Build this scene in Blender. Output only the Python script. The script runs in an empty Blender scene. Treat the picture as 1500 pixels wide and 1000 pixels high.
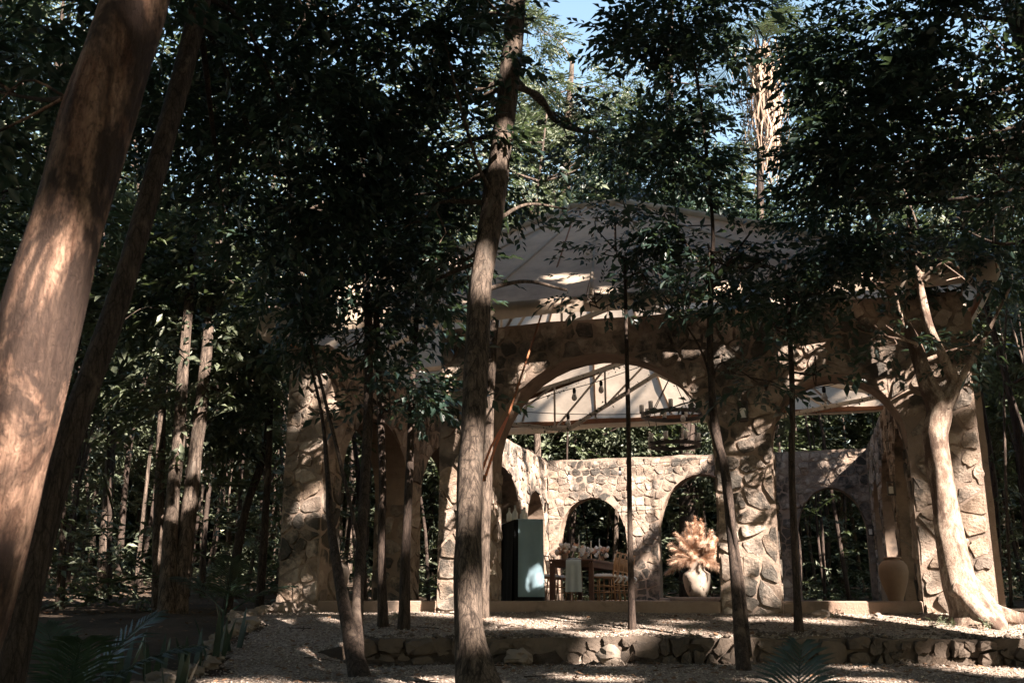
import bpy, math, random
import numpy as np
from mathutils import Vector, Matrix, noise as mnoise

random.seed(11)
RNG = np.random.default_rng(11)
S = bpy.context.scene
COL = S.collection
PI = math.pi
R = math.radians

# ------------------------------------------------------------------ camera
F_PX, TH, ZC = 1458.0, math.atan(375 / 1458.0), 0.04
CT, ST = math.cos(TH), math.sin(TH)
cam_d = bpy.data.cameras.new('camera')
cam = bpy.data.objects.new('camera', cam_d)
COL.objects.link(cam)
cam.location = (0, 0, ZC)
cam.rotation_euler = (PI / 2 + TH, 0, 0)
cam_d.sensor_width = 36.0
cam_d.lens = 36.0 * F_PX / 1500.0
cam_d.clip_start, cam_d.clip_end = 0.05, 2000
cam_d.dof.use_dof = True
cam_d.dof.focus_distance = 12.5
cam_d.dof.aperture_fstop = 6.3
S.camera = cam

# ------------------------------------------------------------------ sky, sun, exposure
SUN_EL, SUN_AZ = R(37), math.atan2(0.62, -0.785)        # azimuth clockwise from +Y
TO_SUN = np.array([math.sin(SUN_AZ) * math.cos(SUN_EL), math.cos(SUN_AZ) * math.cos(SUN_EL), math.sin(SUN_EL)])
W = bpy.data.worlds.new('World')
S.world = W
W.use_nodes = True
wn = W.node_tree
sky = wn.nodes.new('ShaderNodeTexSky')
sky.sky_type = 'NISHITA'
sky.sun_disc = False
sky.sun_elevation, sky.sun_rotation = SUN_EL, SUN_AZ
sky.air_density, sky.dust_density, sky.ozone_density = 1.8, 0.6, 1.3
wn.links.new(sky.outputs['Color'], wn.nodes['Background'].inputs['Color'])
wn.nodes['Background'].inputs['Strength'].default_value = 0.05
sun_d = bpy.data.lights.new('sun', 'SUN')
sun_d.energy, sun_d.angle, sun_d.color = 5.0, R(0.55), (1.0, 0.86, 0.74)
sun = bpy.data.objects.new('sun', sun_d)
COL.objects.link(sun)
sun.location = (12, -12, 25)
sun.rotation_euler = Vector(TO_SUN).to_track_quat('Z', 'Y').to_euler()
S.view_settings.view_transform = 'Standard'
S.view_settings.look = 'None'
S.view_settings.exposure = 2.7
S.view_settings.gamma = 1.0
S.view_settings.use_curve_mapping = False
S.cycles.max_bounces = 5
S.cycles.diffuse_bounces = 3
S.cycles.glossy_bounces = 2
S.cycles.transmission_bounces = 3
S.cycles.transparent_max_bounces = 4
S.cycles.sample_clamp_indirect = 4.0
S.cycles.use_denoising = True


# ------------------------------------------------------------------ helpers: coordinates
def at(px, py, Y):
    """the world point at depth Y that the photograph shows at pixel (px, py)"""
    a, b = (px - 750) / F_PX, (500 - py) / F_PX
    t = Y / (CT - b * ST)
    return np.array([a * t, Y, (ST + b * CT) * t + ZC])


PSI = math.atan((1182 - 750) * CT / F_PX)          # yaw of the pavilion
ED = np.array([math.sin(PSI), math.cos(PSI), 0.0])  # depth direction
EF = np.array([math.cos(PSI), -math.sin(PSI), 0.0])  # along the facade, to the right
EZ = np.array([0, 0, 1.0])
Q0 = at(640, 875, 12.5)
Q0[2] = 0


def B(u, v, z):
    """pavilion frame -> world"""
    return Q0 + u * EF + v * ED + z * EZ


def fac(px, py, v):
    """pavilion coordinates (u, z) of a pixel in the plane at depth v behind the facade"""
    a, b = (px - 750) / F_PX, (500 - py) / F_PX
    d = np.array([a, CT - b * ST, ST + b * CT])
    base = (Q0 + v * ED)[:2]
    t, u = np.linalg.solve(np.array([d[:2], -EF[:2]]).T, base)
    return u, t * d[2] + ZC


def vside(px, u):
    """depth v at which the line u = const passes pixel column px (at eye level)"""
    r = at(px, 875, 1.0)[:2]
    t, v = np.linalg.solve(np.array([r, -ED[:2]]).T, (Q0 + u * EF)[:2])
    return v


def smooth(x, a, b):
    t = np.clip((x - a) / (b - a), 0, 1)
    return t * t * (3 - 2 * t)


def wob(x, y):
    return (np.sin(1.3 * x + 0.7 * y) + np.sin(0.61 * x - 1.1 * y + 2) + 0.6 * np.sin(2.9 * x + 2.1 * y + 1)
            + 0.5 * np.sin(-3.7 * x + 2.6 * y + 4)) / 3.1


YSTEP = 9.6


def step_y(x):
    return YSTEP + 0.10 * np.sin(0.9 * x + 0.5) + 0.05 * np.sin(2.3 * x)


def ground_z(x, y):
    x, y = np.asarray(x, float), np.asarray(y, float)
    yf = Q0[1] + (x - Q0[0]) * EF[1] / EF[0]
    w = np.clip((y - step_y(x)) / np.maximum(yf - step_y(x), 0.3), 0, 1)
    upper = -0.32 + 0.19 * w
    lower = -0.55 - 0.02 * np.maximum(0, step_y(x) - y)
    stepped = np.where(y > step_y(x), upper, lower)
    slope = -0.15 - 0.44 * smooth(-y, -12.3, -7.6) - 0.02 * np.maximum(0, 7.6 - y)
    k = smooth(x, -1.9, -1.25)
    z = slope * (1 - k) + stepped * k
    rise = 0.034 * np.maximum(0, y - 13.0) * smooth(-x, 2.6, 4.5)          # wood floor climbs to the left
    rise = rise + 0.025 * np.maximum(0, y - 26) + 0.02 * np.maximum(0, x - 8)
    rise = np.minimum(rise, 1.6)
    z = z + rise + 0.018 * wob(x * 1.4, y * 1.4) + 0.06 * wob(x * 0.5, y * 0.5) * smooth(-x, 3.0, 5.0)
    return z


# ------------------------------------------------------------------ helpers: objects
def tag(o, label=None, cat=None, group=None, kind=None):
    for k, val in (('label', label), ('category', cat), ('group', group), ('kind', kind)):
        if val:
            o[k] = val
    return o


def thing(name, label, cat, loc=(0, 0, 0), group=None):
    o = bpy.data.objects.new(name, None)
    o.empty_display_size = 0.2
    o.location = loc
    COL.objects.link(o)
    return tag(o, label, cat, group)


def link_mesh(name, me, parent=None):
    o = bpy.data.objects.new(name, me)
    COL.objects.link(o)
    if parent is not None:
        o.parent = parent
    return o


def np_mesh(name, verts, faces, mat, smooth_shade=False):
    """mesh from arrays; faces an (n,3) or (n,4) array"""
    verts = np.ascontiguousarray(verts, np.float32)
    faces = np.ascontiguousarray(faces, np.int32)
    me = bpy.data.meshes.new(name)
    k = faces.shape[1]
    me.vertices.add(len(verts))
    me.vertices.foreach_set('co', verts.ravel())
    me.loops.add(faces.size)
    me.loops.foreach_set('vertex_index', faces.ravel())
    me.polygons.add(len(faces))
    me.polygons.foreach_set('loop_start', np.arange(0, faces.size, k, dtype=np.int32))
    me.polygons.foreach_set('loop_total', np.full(len(faces), k, np.int32))
    if smooth_shade:
        me.polygons.foreach_set('use_smooth', np.ones(len(faces), bool))
    me.update(calc_edges=True)
    if mat:
        me.materials.append(mat)
    return me


class MB:
    """collects shapes; build() links them as one mesh object, relative to its thing's origin"""

    def __init__(self):
        self.v, self.f = [], []

    def add(self, verts, faces):
        n = len(self.v)
        self.v += [tuple(float(c) for c in p) for p in verts]
        self.f += [tuple(i + n for i in f) for f in faces]
        return self

    def box(self, c, sx, sy, sz, X=(1, 0, 0), Y=(0, 1, 0), Z=(0, 0, 1), bev=0.0):
        c, X, Y, Z = (np.array(q, float) for q in (c, X, Y, Z))
        hx, hy, hz = sx / 2, sy / 2, sz / 2
        if bev <= 0:
            vs = [c + X * a * hx + Y * b * hy + Z * d * hz for d in (-1, 1) for b in (-1, 1) for a in (-1, 1)]
            fs = [(0, 2, 3, 1), (4, 5, 7, 6), (0, 1, 5, 4), (2, 6, 7, 3), (0, 4, 6, 2), (1, 3, 7, 5)]
            return self.add(vs, fs)
        vs, fs = [], []
        prof = [(-hz, bev), (-hz + bev, 0), (hz - bev, 0), (hz, bev)]
        for z, ins in prof:
            ax, ay = hx - ins, hy - ins
            b2 = bev
            ring = [(-ax + b2, -ay), (ax - b2, -ay), (ax, -ay + b2), (ax, ay - b2), (ax - b2, ay), (-ax + b2, ay), (-ax, ay - b2), (-ax, -ay + b2)]
            vs += [c + X * p + Y * q + Z * z for p, q in ring]
        for i in range(3):
            for j in range(8):
                fs.append((i * 8 + j, i * 8 + (j + 1) % 8, i * 8 + 8 + (j + 1) % 8, i * 8 + 8 + j))
        fs.append(tuple(range(7, -1, -1)))
        fs.append(tuple(range(24, 32)))
        return self.add(vs, fs)

    def bar(self, a, b, w, h=None, up=(0, 0, 1)):
        a, b = np.array(a, float), np.array(b, float)
        d = b - a
        L = np.linalg.norm(d)
        d = d / L
        up = np.array(up, float)
        if abs(d @ up) > 0.98:
            up = np.array([1.0, 0, 0])
        x = np.cross(d, up); x /= np.linalg.norm(x)
        z = np.cross(x, d)
        return self.box((a + b) / 2, w, L, h or w, x, d, z)

    def tube(self, pts, rad, n=8, rough=0.0, caps=True, ph=0.0):
        pts = [np.array(p, float) for p in pts]
        m = len(pts)
        if not hasattr(rad, '__len__'):
            rad = [rad] * m
        vs, fs = [], []
        ref = None
        arc = 0.0
        for i in range(m):
            d = pts[min(i + 1, m - 1)] - pts[max(i - 1, 0)]
            d /= (np.linalg.norm(d) + 1e-9)
            if ref is None:
                ref = np.array([1.0, 0, 0]) if abs(d[0]) < 0.8 else np.array([0, 1.0, 0])
            x = ref - d * (ref @ d); x /= np.linalg.norm(x)
            y = np.cross(d, x)
            ref = x
            if i:
                arc += float(np.linalg.norm(pts[i] - pts[i - 1]))
            for j in range(n):
                a = 2 * PI * j / n
                r = rad[i]
                if rough:
                    r *= 1 + rough * (mnoise.noise(Vector((math.cos(a) * 1.7 + ph, math.sin(a) * 1.7, arc * 2.0 + ph)))
                                      + 0.5 * mnoise.noise(Vector((math.cos(a) * 5 + ph, math.sin(a) * 5, arc * 3.0)))
                                      + 0.35 * mnoise.noise(Vector((math.cos(a) * 11 + ph, math.sin(a) * 11, arc * 1.5))))
                vs.append(pts[i] + (x * math.cos(a) + y * math.sin(a)) * r)
        for i in range(m - 1):
            for j in range(n):
                fs.append((i * n + j, i * n + (j + 1) % n, (i + 1) * n + (j + 1) % n, (i + 1) * n + j))
        if caps:
            fs.append(tuple(range(n - 1, -1, -1)))
            fs.append(tuple((m - 1) * n + j for j in range(n)))
        return self.add(vs, fs)

    def lathe(self, c, prof, n=28, dent=0.0):
        c = np.array(c, float)
        vs, fs = [], []
        for i, (r, z) in enumerate(prof):
            for j in range(n):
                a = 2 * PI * j / n
                rr = r * (1 + dent * mnoise.noise(Vector((math.cos(a) * 2, math.sin(a) * 2, z * 5))))
                vs.append(c + np.array([rr * math.cos(a), rr * math.sin(a), z]))
        for i in range(len(prof) - 1):
            for j in range(n):
                fs.append((i * n + j, i * n + (j + 1) % n, (i + 1) * n + (j + 1) % n, (i + 1) * n + j))
        fs.append(tuple(range(n - 1, -1, -1)))
        return self.add(vs, fs)

    def grid(self, fn, nu, nv):
        vs = [fn(i / nu, j / nv) for j in range(nv + 1) for i in range(nu + 1)]
        fs = [(j * (nu + 1) + i, j * (nu + 1) + i + 1, (j + 1) * (nu + 1) + i + 1, (j + 1) * (nu + 1) + i)
              for j in range(nv) for i in range(nu)]
        return self.add(vs, fs)

    def mesh(self, name, mat, origin=(0, 0, 0), sm=False):
        me = bpy.data.meshes.new(name)
        o = origin
        me.from_pydata([(a - o[0], b - o[1], c - o[2]) for a, b, c in self.v], [], self.f)
        if sm:
            me.polygons.foreach_set('use_smooth', np.ones(len(me.polygons), bool))
        me.materials.append(mat)
        me.update()
        return me

    def build(self, name, mat, parent=None, sm=False):
        org = (0, 0, 0)
        p = parent
        if p is not None:
            while p.parent is not None:
                p = p.parent
            org = p.location
        return link_mesh(name, self.mesh(name, mat, org, sm), parent)


def copy_tree(o, parent=None):
    c = o.copy()
    COL.objects.link(c)
    if parent is not None:
        c.parent = parent
    for ch in [q for q in bpy.data.objects if q.parent == o]:
        copy_tree(ch, c)
    return c


def bez(pts, n):
    """smooth polyline (Catmull-Rom) through points that may carry extra columns"""
    P = [np.array(p, float) for p in pts]
    P = [2 * P[0] - P[1]] + P + [2 * P[-1] - P[-2]]
    out = []
    segs = len(P) - 3
    for s in range(segs):
        p0, p1, p2, p3 = P[s:s + 4]
        for k in range(n):
            t = k / n
            out.append(0.5 * ((2 * p1) + (-p0 + p2) * t + (2 * p0 - 5 * p1 + 4 * p2 - p3) * t * t
                              + (-p0 + 3 * p1 - 3 * p2 + p3) * t ** 3))
    out.append(P[-2])
    return out


# ------------------------------------------------------------------ materials
class NT:
    def __init__(self, name, rough=0.8, spec=0.3):
        self.m = bpy.data.materials.new(name)
        self.m.use_nodes = True
        self.t = self.m.node_tree
        self.n, self.l = self.t.nodes, self.t.links
        self.b = self.n['Principled BSDF']
        self.b.inputs['Roughness'].default_value = rough
        self.b.inputs['Specular IOR Level'].default_value = spec
        self.co = self.n.new('ShaderNodeTexCoord')

    def coord(self, scale=(1, 1, 1), which='Object'):
        mp = self.n.new('ShaderNodeMapping')
        mp.inputs['Scale'].default_value = scale
        self.l.new(self.co.outputs[which], mp.inputs['Vector'])
        return mp.outputs['Vector']

    def world(self, scale=(1, 1, 1)):
        g = self.n.new('ShaderNodeNewGeometry')
        mp = self.n.new('ShaderNodeMapping')
        mp.inputs['Scale'].default_value = scale
        self.l.new(g.outputs['Position'], mp.inputs['Vector'])
        return mp.outputs['Vector']

    def noise(self, vec, scale, detail=4, rough=0.6, dist=0.0):
        x = self.n.new('ShaderNodeTexNoise')
        x.inputs['Scale'].default_value = scale
        x.inputs['Detail'].default_value = detail
        x.inputs['Roughness'].default_value = rough
        x.inputs['Distortion'].default_value = dist
        self.l.new(vec, x.inputs['Vector'])
        return x.outputs['Fac']

    def voro(self, vec, scale, feature='F1', out='Distance'):
        x = self.n.new('ShaderNodeTexVoronoi')
        x.feature = feature
        x.inputs['Scale'].default_value = scale
        self.l.new(vec, x.inputs['Vector'])
        return x.outputs[out]

    def ramp(self, fac, stops):
        x = self.n.new('ShaderNodeValToRGB')
        e = x.color_ramp.elements
        while len(e) < len(stops):
            e.new(0.5)
        for k, (p, c) in enumerate(stops):
            e[k].position = p
            e[k].color = (c, c, c, 1) if not hasattr(c, '__len__') else (*c, 1)
        self.l.new(fac, x.inputs['Fac'])
        return x.outputs['Color']

    def mix(self, fac, a, b, mode='MIX'):
        x = self.n.new('ShaderNodeMix')
        x.data_type = 'RGBA'
        x.blend_type = mode
        for sock, val in ((x.inputs[0], fac), (x.inputs[6], a), (x.inputs[7], b)):
            if hasattr(val, 'is_linked') or hasattr(val, 'links'):
                self.l.new(val, sock)
            elif hasattr(val, '__len__'):
                sock.default_value = (*val, 1)
            else:
                sock.default_value = val
        return x.outputs[2]

    def objrand(self):
        x = self.n.new('ShaderNodeObjectInfo')
        return x.outputs['Random']

    def color(self, c):
        if hasattr(c, 'links'):
            self.l.new(c, self.b.inputs['Base Color'])
        else:
            self.b.inputs['Base Color'].default_value = (*c, 1)
        return self

    def bump(self, h, strength=0.5, dist=0.02):
        x = self.n.new('ShaderNodeBump')
        x.inputs['Strength'].default_value = strength
        x.inputs['Distance'].default_value = dist
        self.l.new(h, x.inputs['Height'])
        self.l.new(x.outputs['Normal'], self.b.inputs['Normal'])
        return self

    def translucent(self, color, fac):
        tr = self.n.new('ShaderNodeBsdfTranslucent')
        if hasattr(color, 'links'):
            self.l.new(color, tr.inputs['Color'])
        else:
            tr.inputs['Color'].default_value = (*color, 1)
        mx = self.n.new('ShaderNodeMixShader')
        mx.inputs['Fac'].default_value = fac
        self.l.new(self.b.outputs[0], mx.inputs[1])
        self.l.new(tr.outputs[0], mx.inputs[2])
        self.l.new(mx.outputs[0], self.n['Material Output'].inputs['Surface'])
        return self


def mat_plain(name, c, rough=0.6, spec=0.3, var=0.15, scale=14, bump=0.15):
    m = NT(name, rough, spec)
    v = m.coord()
    n = m.noise(v, scale, 5)
    m.color(m.mix(n, tuple(x * (1 - var) for x in c), tuple(min(1, x * (1 + var)) for x in c)))
    if bump:
        m.bump(n, bump, 0.01)
    return m.m


def mat_stone():
    m = NT('rubble_stone', 0.93, 0.15)
    v = m.world()
    big = m.noise(v, 1.1, 3, 0.5)
    mid = m.noise(v, 5.0, 6, 0.65)
    fine = m.noise(v, 38, 5, 0.7)
    base = m.ramp(mid, [(0.28, (0.17, 0.125, 0.098)), (0.5, (0.335, 0.275, 0.23)), (0.75, (0.52, 0.45, 0.385))])
    tone = m.ramp(m.objrand(), [(0.0, (0.55, 0.55, 0.56)), (0.35, (0.95, 0.88, 0.80)), (0.7, (1.0, 1.0, 1.0)), (1.0, (1.28, 1.26, 1.22))])
    c = m.mix(1.0, base, tone, 'MULTIPLY')
    stain = m.ramp(m.mix(0.5, big, m.noise(v, 3.3, 6, 0.7)), [(0.49, 0.0), (0.57, 0.85)])
    c = m.mix(stain, c, (0.045, 0.045, 0.042))
    pits = m.ramp(fine, [(0.28, 0.45), (0.42, 1.0)])
    c = m.mix(1.0, c, pits, 'MULTIPLY')
    m.color(c)
    m.bump(m.mix(0.5, mid, fine), 1.0, 0.06)
    return m.m


def mat_mortar(name='mortar_plaster', dark=(0.15, 0.098, 0.072), light=(0.34, 0.245, 0.185)):
    m = NT(name, 0.95, 0.12)
    v = m.world()
    big = m.noise(v, 0.9, 4, 0.55)
    mid = m.noise(v, 6.0, 6, 0.65)
    fine = m.noise(v, 50, 4, 0.7)
    c = m.mix(mid, dark, light)
    stain = m.ramp(m.mix(0.5, big, m.noise(v, 3.1, 5)), [(0.52, 0.0), (0.62, 0.8)])
    c = m.mix(stain, c, (0.05, 0.046, 0.042))
    m.color(c)
    m.bump(m.mix(0.5, mid, fine), 0.8, 0.03)
    return m.m


def mat_bark(name, c1, c2, c3, scale=6.0, stretch=0.16, bump=0.8, dist=0.03, patch=0.55, crackf=1.0):
    m = NT(name, 0.85, 0.2)
    v = m.coord((1, 1, stretch))
    n1 = m.noise(v, scale, 7, 0.7, 0.4)
    n2 = m.noise(v, scale * 3.4, 6, 0.7)
    blot = m.noise(m.coord((1, 1, 0.55)), 3.2, 5, 0.62, 0.6)
    c = m.mix(m.ramp(n1, [(0.38, 0.0), (0.62, 1.0)]), c1, c2)
    n3 = m.noise(m.coord((1, 1, 0.35)), scale * 5.5, 6, 0.75, 1.2)
    c = m.mix(1.0, c, m.ramp(n3, [(0.34, 0.35), (0.52, 1.0), (0.75, 1.35)]), 'MULTIPLY')
    crack = m.voro(m.coord((1, 1, stretch * 1.3)), scale * 0.9, 'DISTANCE_TO_EDGE')
    c = m.mix(crackf, c, m.ramp(crack, [(0.0, 0.45), (0.09, 1.0)]), 'MULTIPLY')
    c = m.mix(m.ramp(blot, [(patch, 0.0), (patch + 0.09, 0.9)]), c, c3)
    m.color(c)
    m.bump(m.mix(0.5, m.mix(0.5, n1, n2), n3), bump, dist)
    return m.m


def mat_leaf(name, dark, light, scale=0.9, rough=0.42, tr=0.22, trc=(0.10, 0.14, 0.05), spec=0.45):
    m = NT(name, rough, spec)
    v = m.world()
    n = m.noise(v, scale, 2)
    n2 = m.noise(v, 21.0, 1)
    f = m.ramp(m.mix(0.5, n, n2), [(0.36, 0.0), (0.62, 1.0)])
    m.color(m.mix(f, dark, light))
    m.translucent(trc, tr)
    return m.m


M = {}
M['stone'] = mat_stone()
M['mortar'] = mat_mortar('mortar_plaster', (0.18, 0.135, 0.107), (0.37, 0.29, 0.235))
M['soffit'] = mat_mortar('arch_plaster', (0.16, 0.115, 0.088), (0.36, 0.275, 0.215))
M['kerb'] = mat_mortar('kerb_concrete', (0.19, 0.13, 0.10), (0.36, 0.27, 0.21))
M['bark'] = mat_bark('fissured_bark', (0.035, 0.026, 0.021), (0.18, 0.138, 0.11), (0.15, 0.125, 0.105), 26, 0.16, 1.0, 0.03, 0.6)
M['bark_red'] = mat_bark('peeling_red_bark', (0.10, 0.046, 0.030), (0.45, 0.285, 0.205), (0.030, 0.021, 0.018), 13, 0.15, 1.0, 0.03, 0.45, crackf=0.0)
M['bark_pale'] = mat_bark('pale_mottled_bark', (0.20, 0.135, 0.10), (0.45, 0.36, 0.29), (0.085, 0.055, 0.042), 16, 0.5, 1.0, 0.03, 0.49, crackf=0.0)
M['bark_dark'] = mat_bark('dark_thin_bark', (0.026, 0.019, 0.016), (0.085, 0.062, 0.05), (0.13, 0.10, 0.08), 30, 0.16, 0.9, 0.02, 0.6)
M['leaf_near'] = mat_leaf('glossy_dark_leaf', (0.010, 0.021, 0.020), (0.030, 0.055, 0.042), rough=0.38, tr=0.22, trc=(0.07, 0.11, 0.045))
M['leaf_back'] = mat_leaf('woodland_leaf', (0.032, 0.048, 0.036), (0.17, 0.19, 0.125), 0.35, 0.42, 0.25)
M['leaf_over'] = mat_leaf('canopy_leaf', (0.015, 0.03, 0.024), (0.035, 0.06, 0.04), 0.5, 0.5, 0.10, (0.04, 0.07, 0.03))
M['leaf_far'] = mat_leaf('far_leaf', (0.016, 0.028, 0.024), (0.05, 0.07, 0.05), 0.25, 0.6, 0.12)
M['palm_leaf'] = mat_leaf('palm_green', (0.010, 0.022, 0.017), (0.028, 0.05, 0.034), 2.0, 0.4, 0.15)
M['dry_frond'] = mat_plain('dry_palm_frond', (0.33, 0.235, 0.175), 0.8, 0.2, 0.3, 9)
M['fabric'] = NT('canopy_fabric', 0.75, 0.2)
_m = M['fabric']
_v = _m.world()
_n = _m.noise(_v, 1.6, 5, 0.6)
_n2 = _m.noise(_m.world((1, 1, 0.25)), 4.0, 5, 0.7)
_c = _m.mix(_m.ramp(_m.mix(0.5, _n, _n2), [(0.42, 0.0), (0.68, 0.75)]), (0.70, 0.59, 0.475), (0.38, 0.31, 0.25))
_m.color(_c)
_m.bump(_n, 0.25, 0.03)
_m.translucent(_c, 0.55)
M['fabric'] = _m.m
M['steel'] = mat_plain('cream_painted_steel', (0.62, 0.54, 0.44), 0.5, 0.4, 0.25, 8)
M['rust'] = mat_plain('rusty_steel', (0.20, 0.10, 0.06), 0.8, 0.2, 0.4, 10)
M['iron'] = mat_plain('wrought_iron', (0.035, 0.028, 0.024), 0.55, 0.5, 0.3, 20)
M['cable'] = mat_plain('black_cable', (0.02, 0.018, 0.016), 0.6, 0.3, 0.2, 20, 0)
M['candle'] = mat_plain('ivory_wax', (0.90, 0.88, 0.83), 0.5, 0.4, 0.06, 8, 0)
M['wood'] = mat_plain('dark_table_wood', (0.10, 0.048, 0.034), 0.45, 0.4, 0.35, 9)
M['gold'] = mat_plain('gold_chair_wood', (0.42, 0.24, 0.13), 0.45, 0.4, 0.25, 12)
M['cushion'] = mat_plain('ivory_cushion', (0.66, 0.60, 0.54), 0.85, 0.1, 0.1, 14)
M['cloth_blue'] = mat_plain('dusty_blue_cloth', (0.23, 0.34, 0.40), 0.75, 0.25, 0.14, 6)
M['cloth_pale'] = mat_plain('pale_blue_cloth', (0.46, 0.54, 0.58), 0.85, 0.1, 0.08, 6)
M['cloth_black'] = mat_plain('black_cloth', (0.012, 0.013, 0.015), 0.8, 0.2, 0.2, 10)
M['cloth_white'] = mat_plain('white_linen', (0.70, 0.68, 0.64), 0.85, 0.1, 0.06, 10)
M['clay'] = NT('weathered_clay', 0.85, 0.2)
_m = M['clay']
_v = _m.coord()
_a = _m.noise(_v, 3.5, 6, 0.65)
_b = _m.noise(_m.coord((1, 1, 0.5)), 9.0, 4, 0.7, 0.8)
_c = _m.mix(_a, (0.17, 0.13, 0.105), (0.42, 0.36, 0.30))
_c = _m.mix(_m.ramp(_b, [(0.57, 0.0), (0.62, 0.9)]), _c, (0.07, 0.055, 0.045))
_m.color(_c)
_m.bump(_a, 0.4, 0.02)
M['clay'] = _m.m
M['clay_dark'] = mat_plain('grey_clay', (0.20, 0.165, 0.14), 0.85, 0.2, 0.35, 5, 0.4)
M['clay_tan'] = mat_plain('tan_clay', (0.30, 0.20, 0.14), 0.8, 0.2, 0.3, 5, 0.4)
M['pampas'] = mat_plain('peach_pampas', (0.56, 0.385, 0.28), 0.95, 0.05, 0.2, 12, 0)
M['strap'] = mat_plain('orange_webbing', (0.62, 0.16, 0.035), 0.7, 0.2, 0.2, 30)
M['rope'] = mat_plain('brown_rope', (0.22, 0.095, 0.05), 0.9, 0.1, 0.3, 40)
M['bulb'] = mat_plain('frosted_bulb', (0.80, 0.76, 0.70), 0.2, 0.5, 0.05, 5, 0)
M['blossom_w'] = mat_plain('ivory_blossom', (0.72, 0.62, 0.54), 0.9, 0.1, 0.15, 30)
M['blossom_p'] = mat_plain('peach_blossom', (0.58, 0.33, 0.22), 0.9, 0.1, 0.2, 30)
M['glass_bottle'] = mat_plain('smoky_glassware', (0.55, 0.55, 0.52), 0.15, 0.6, 0.1, 6, 0)
M['rock'] = mat_plain('border_limestone', (0.20, 0.165, 0.138), 0.95, 0.15, 0.4, 7, 0.8)
M['step_stone'] = mat_mortar('shaded_step_stone', (0.04, 0.033, 0.027), (0.19, 0.15, 0.122))  # stained stone, its colour darkened further to suggest shadow on the step
M['litter'] = mat_plain('dry_leaf_litter', (0.20, 0.12, 0.075), 0.9, 0.1, 0.5, 3, 0)


def mat_ground():
    m = NT('forest_soil', 0.97, 0.1)
    v = m.world()
    a, b_, c_ = m.noise(v, 1.2, 5), m.noise(v, 14, 6, 0.7), m.noise(v, 60, 4, 0.7)
    c = m.mix(b_, (0.04, 0.03, 0.023), (0.15, 0.112, 0.085))
    c = m.mix(m.ramp(a, [(0.45, 0), (0.65, 0.7)]), c, (0.035, 0.028, 0.022))
    m.color(c)
    m.bump(m.mix(0.5, b_, c_), 1.0, 0.05)
    return m.m


def mat_gravel():
    m = NT('pale_gravel', 0.96, 0.12)
    v = m.world()
    cell = m.voro(v, 55, 'F1', 'Color')
    dist = m.voro(v, 55)
    a = m.noise(v, 1.5, 5)
    g = m.ramp(cell, [(0.1, (0.10, 0.08, 0.067)), (0.45, (0.27, 0.222, 0.187)), (0.85, (0.45, 0.385, 0.33))])
    g = m.mix(m.ramp(a, [(0.45, 0), (0.7, 0.45)]), g, (0.14, 0.10, 0.075))
    m.color(g)
    m.bump(m.mix(0.4, dist, m.noise(v, 90, 3)), 1.0, 0.03)
    return m.m


M['ground'] = mat_ground()
M['gravel'] = mat_gravel()
M['pebble'] = NT('loose_pebble', 0.95, 0.15)
_m = M['pebble']
_m.color(_m.ramp(_m.noise(_m.world(), 47, 1), [(0.3, (0.11, 0.088, 0.073)), (0.5, (0.30, 0.248, 0.208)), (0.68, (0.54, 0.47, 0.41))]))
M['pebble'] = _m.m

# ------------------------------------------------------------------ the ground
def axis(parts):
    out = []
    for a, b, st in parts:
        out += list(np.arange(a, b, st))
    return np.array(out + [parts[-1][1]])


gx = axis([(-400, -60, 20), (-60, -14, 2), (-14, 14, 0.16), (14, 60, 2), (60, 400, 20)])
gy = axis([(-120, -20, 10), (-20, 3, 1), (3, 30, 0.16), (30, 60, 1.5), (60, 500, 20)])
GX, GY = np.meshgrid(gx, gy)
GZ = ground_z(GX, GY) - 0.012
nx, ny = len(gx), len(gy)
idx = np.arange(nx * ny).reshape(ny, nx)
gf = np.stack([idx[:-1, :-1], idx[:-1, 1:], idx[1:, 1:], idx[1:, :-1]], -1).reshape(-1, 4)
tag(link_mesh('ground', np_mesh('ground', np.stack([GX, GY, GZ], -1).reshape(-1, 3), gf, M['ground'], True)), kind='structure')


def path_edge(y):
    return np.interp(y, [0, 4, 7, 9, 11, 12.6, 14], [-1.2, -1.75, -2.3, -2.55, -2.75, -3.0, -3.1]) + 0.10 * np.sin(3.1 * y) + 0.05 * np.sin(8.3 * y)


px_ = np.arange(-3.4, 11, 0.07)
py_ = np.arange(0.5, 13.4, 0.07)
PX, PY = np.meshgrid(px_, py_)
PZ = ground_z(PX, PY) + 0.006 + 0.008 * wob(PX * 6, PY * 6)
vv = (PX - Q0[0]) * ED[0] + (PY - Q0[1]) * ED[1]
ok = (PX > path_edge(PY)) & (vv < 0.12)
n2x = len(px_)
idx = np.arange(PX.size).reshape(PX.shape)
cell_ok = ok[:-1, :-1] & ok[:-1, 1:] & ok[1:, 1:] & ok[1:, :-1]
pf = np.stack([idx[:-1, :-1], idx[:-1, 1:], idx[1:, 1:], idx[1:, :-1]], -1)[cell_ok]
tag(link_mesh('gravel_path', np_mesh('gravel_path', np.stack([PX, PY, PZ], -1).reshape(-1, 3), pf, M['gravel'], True)), kind='structure')


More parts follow.
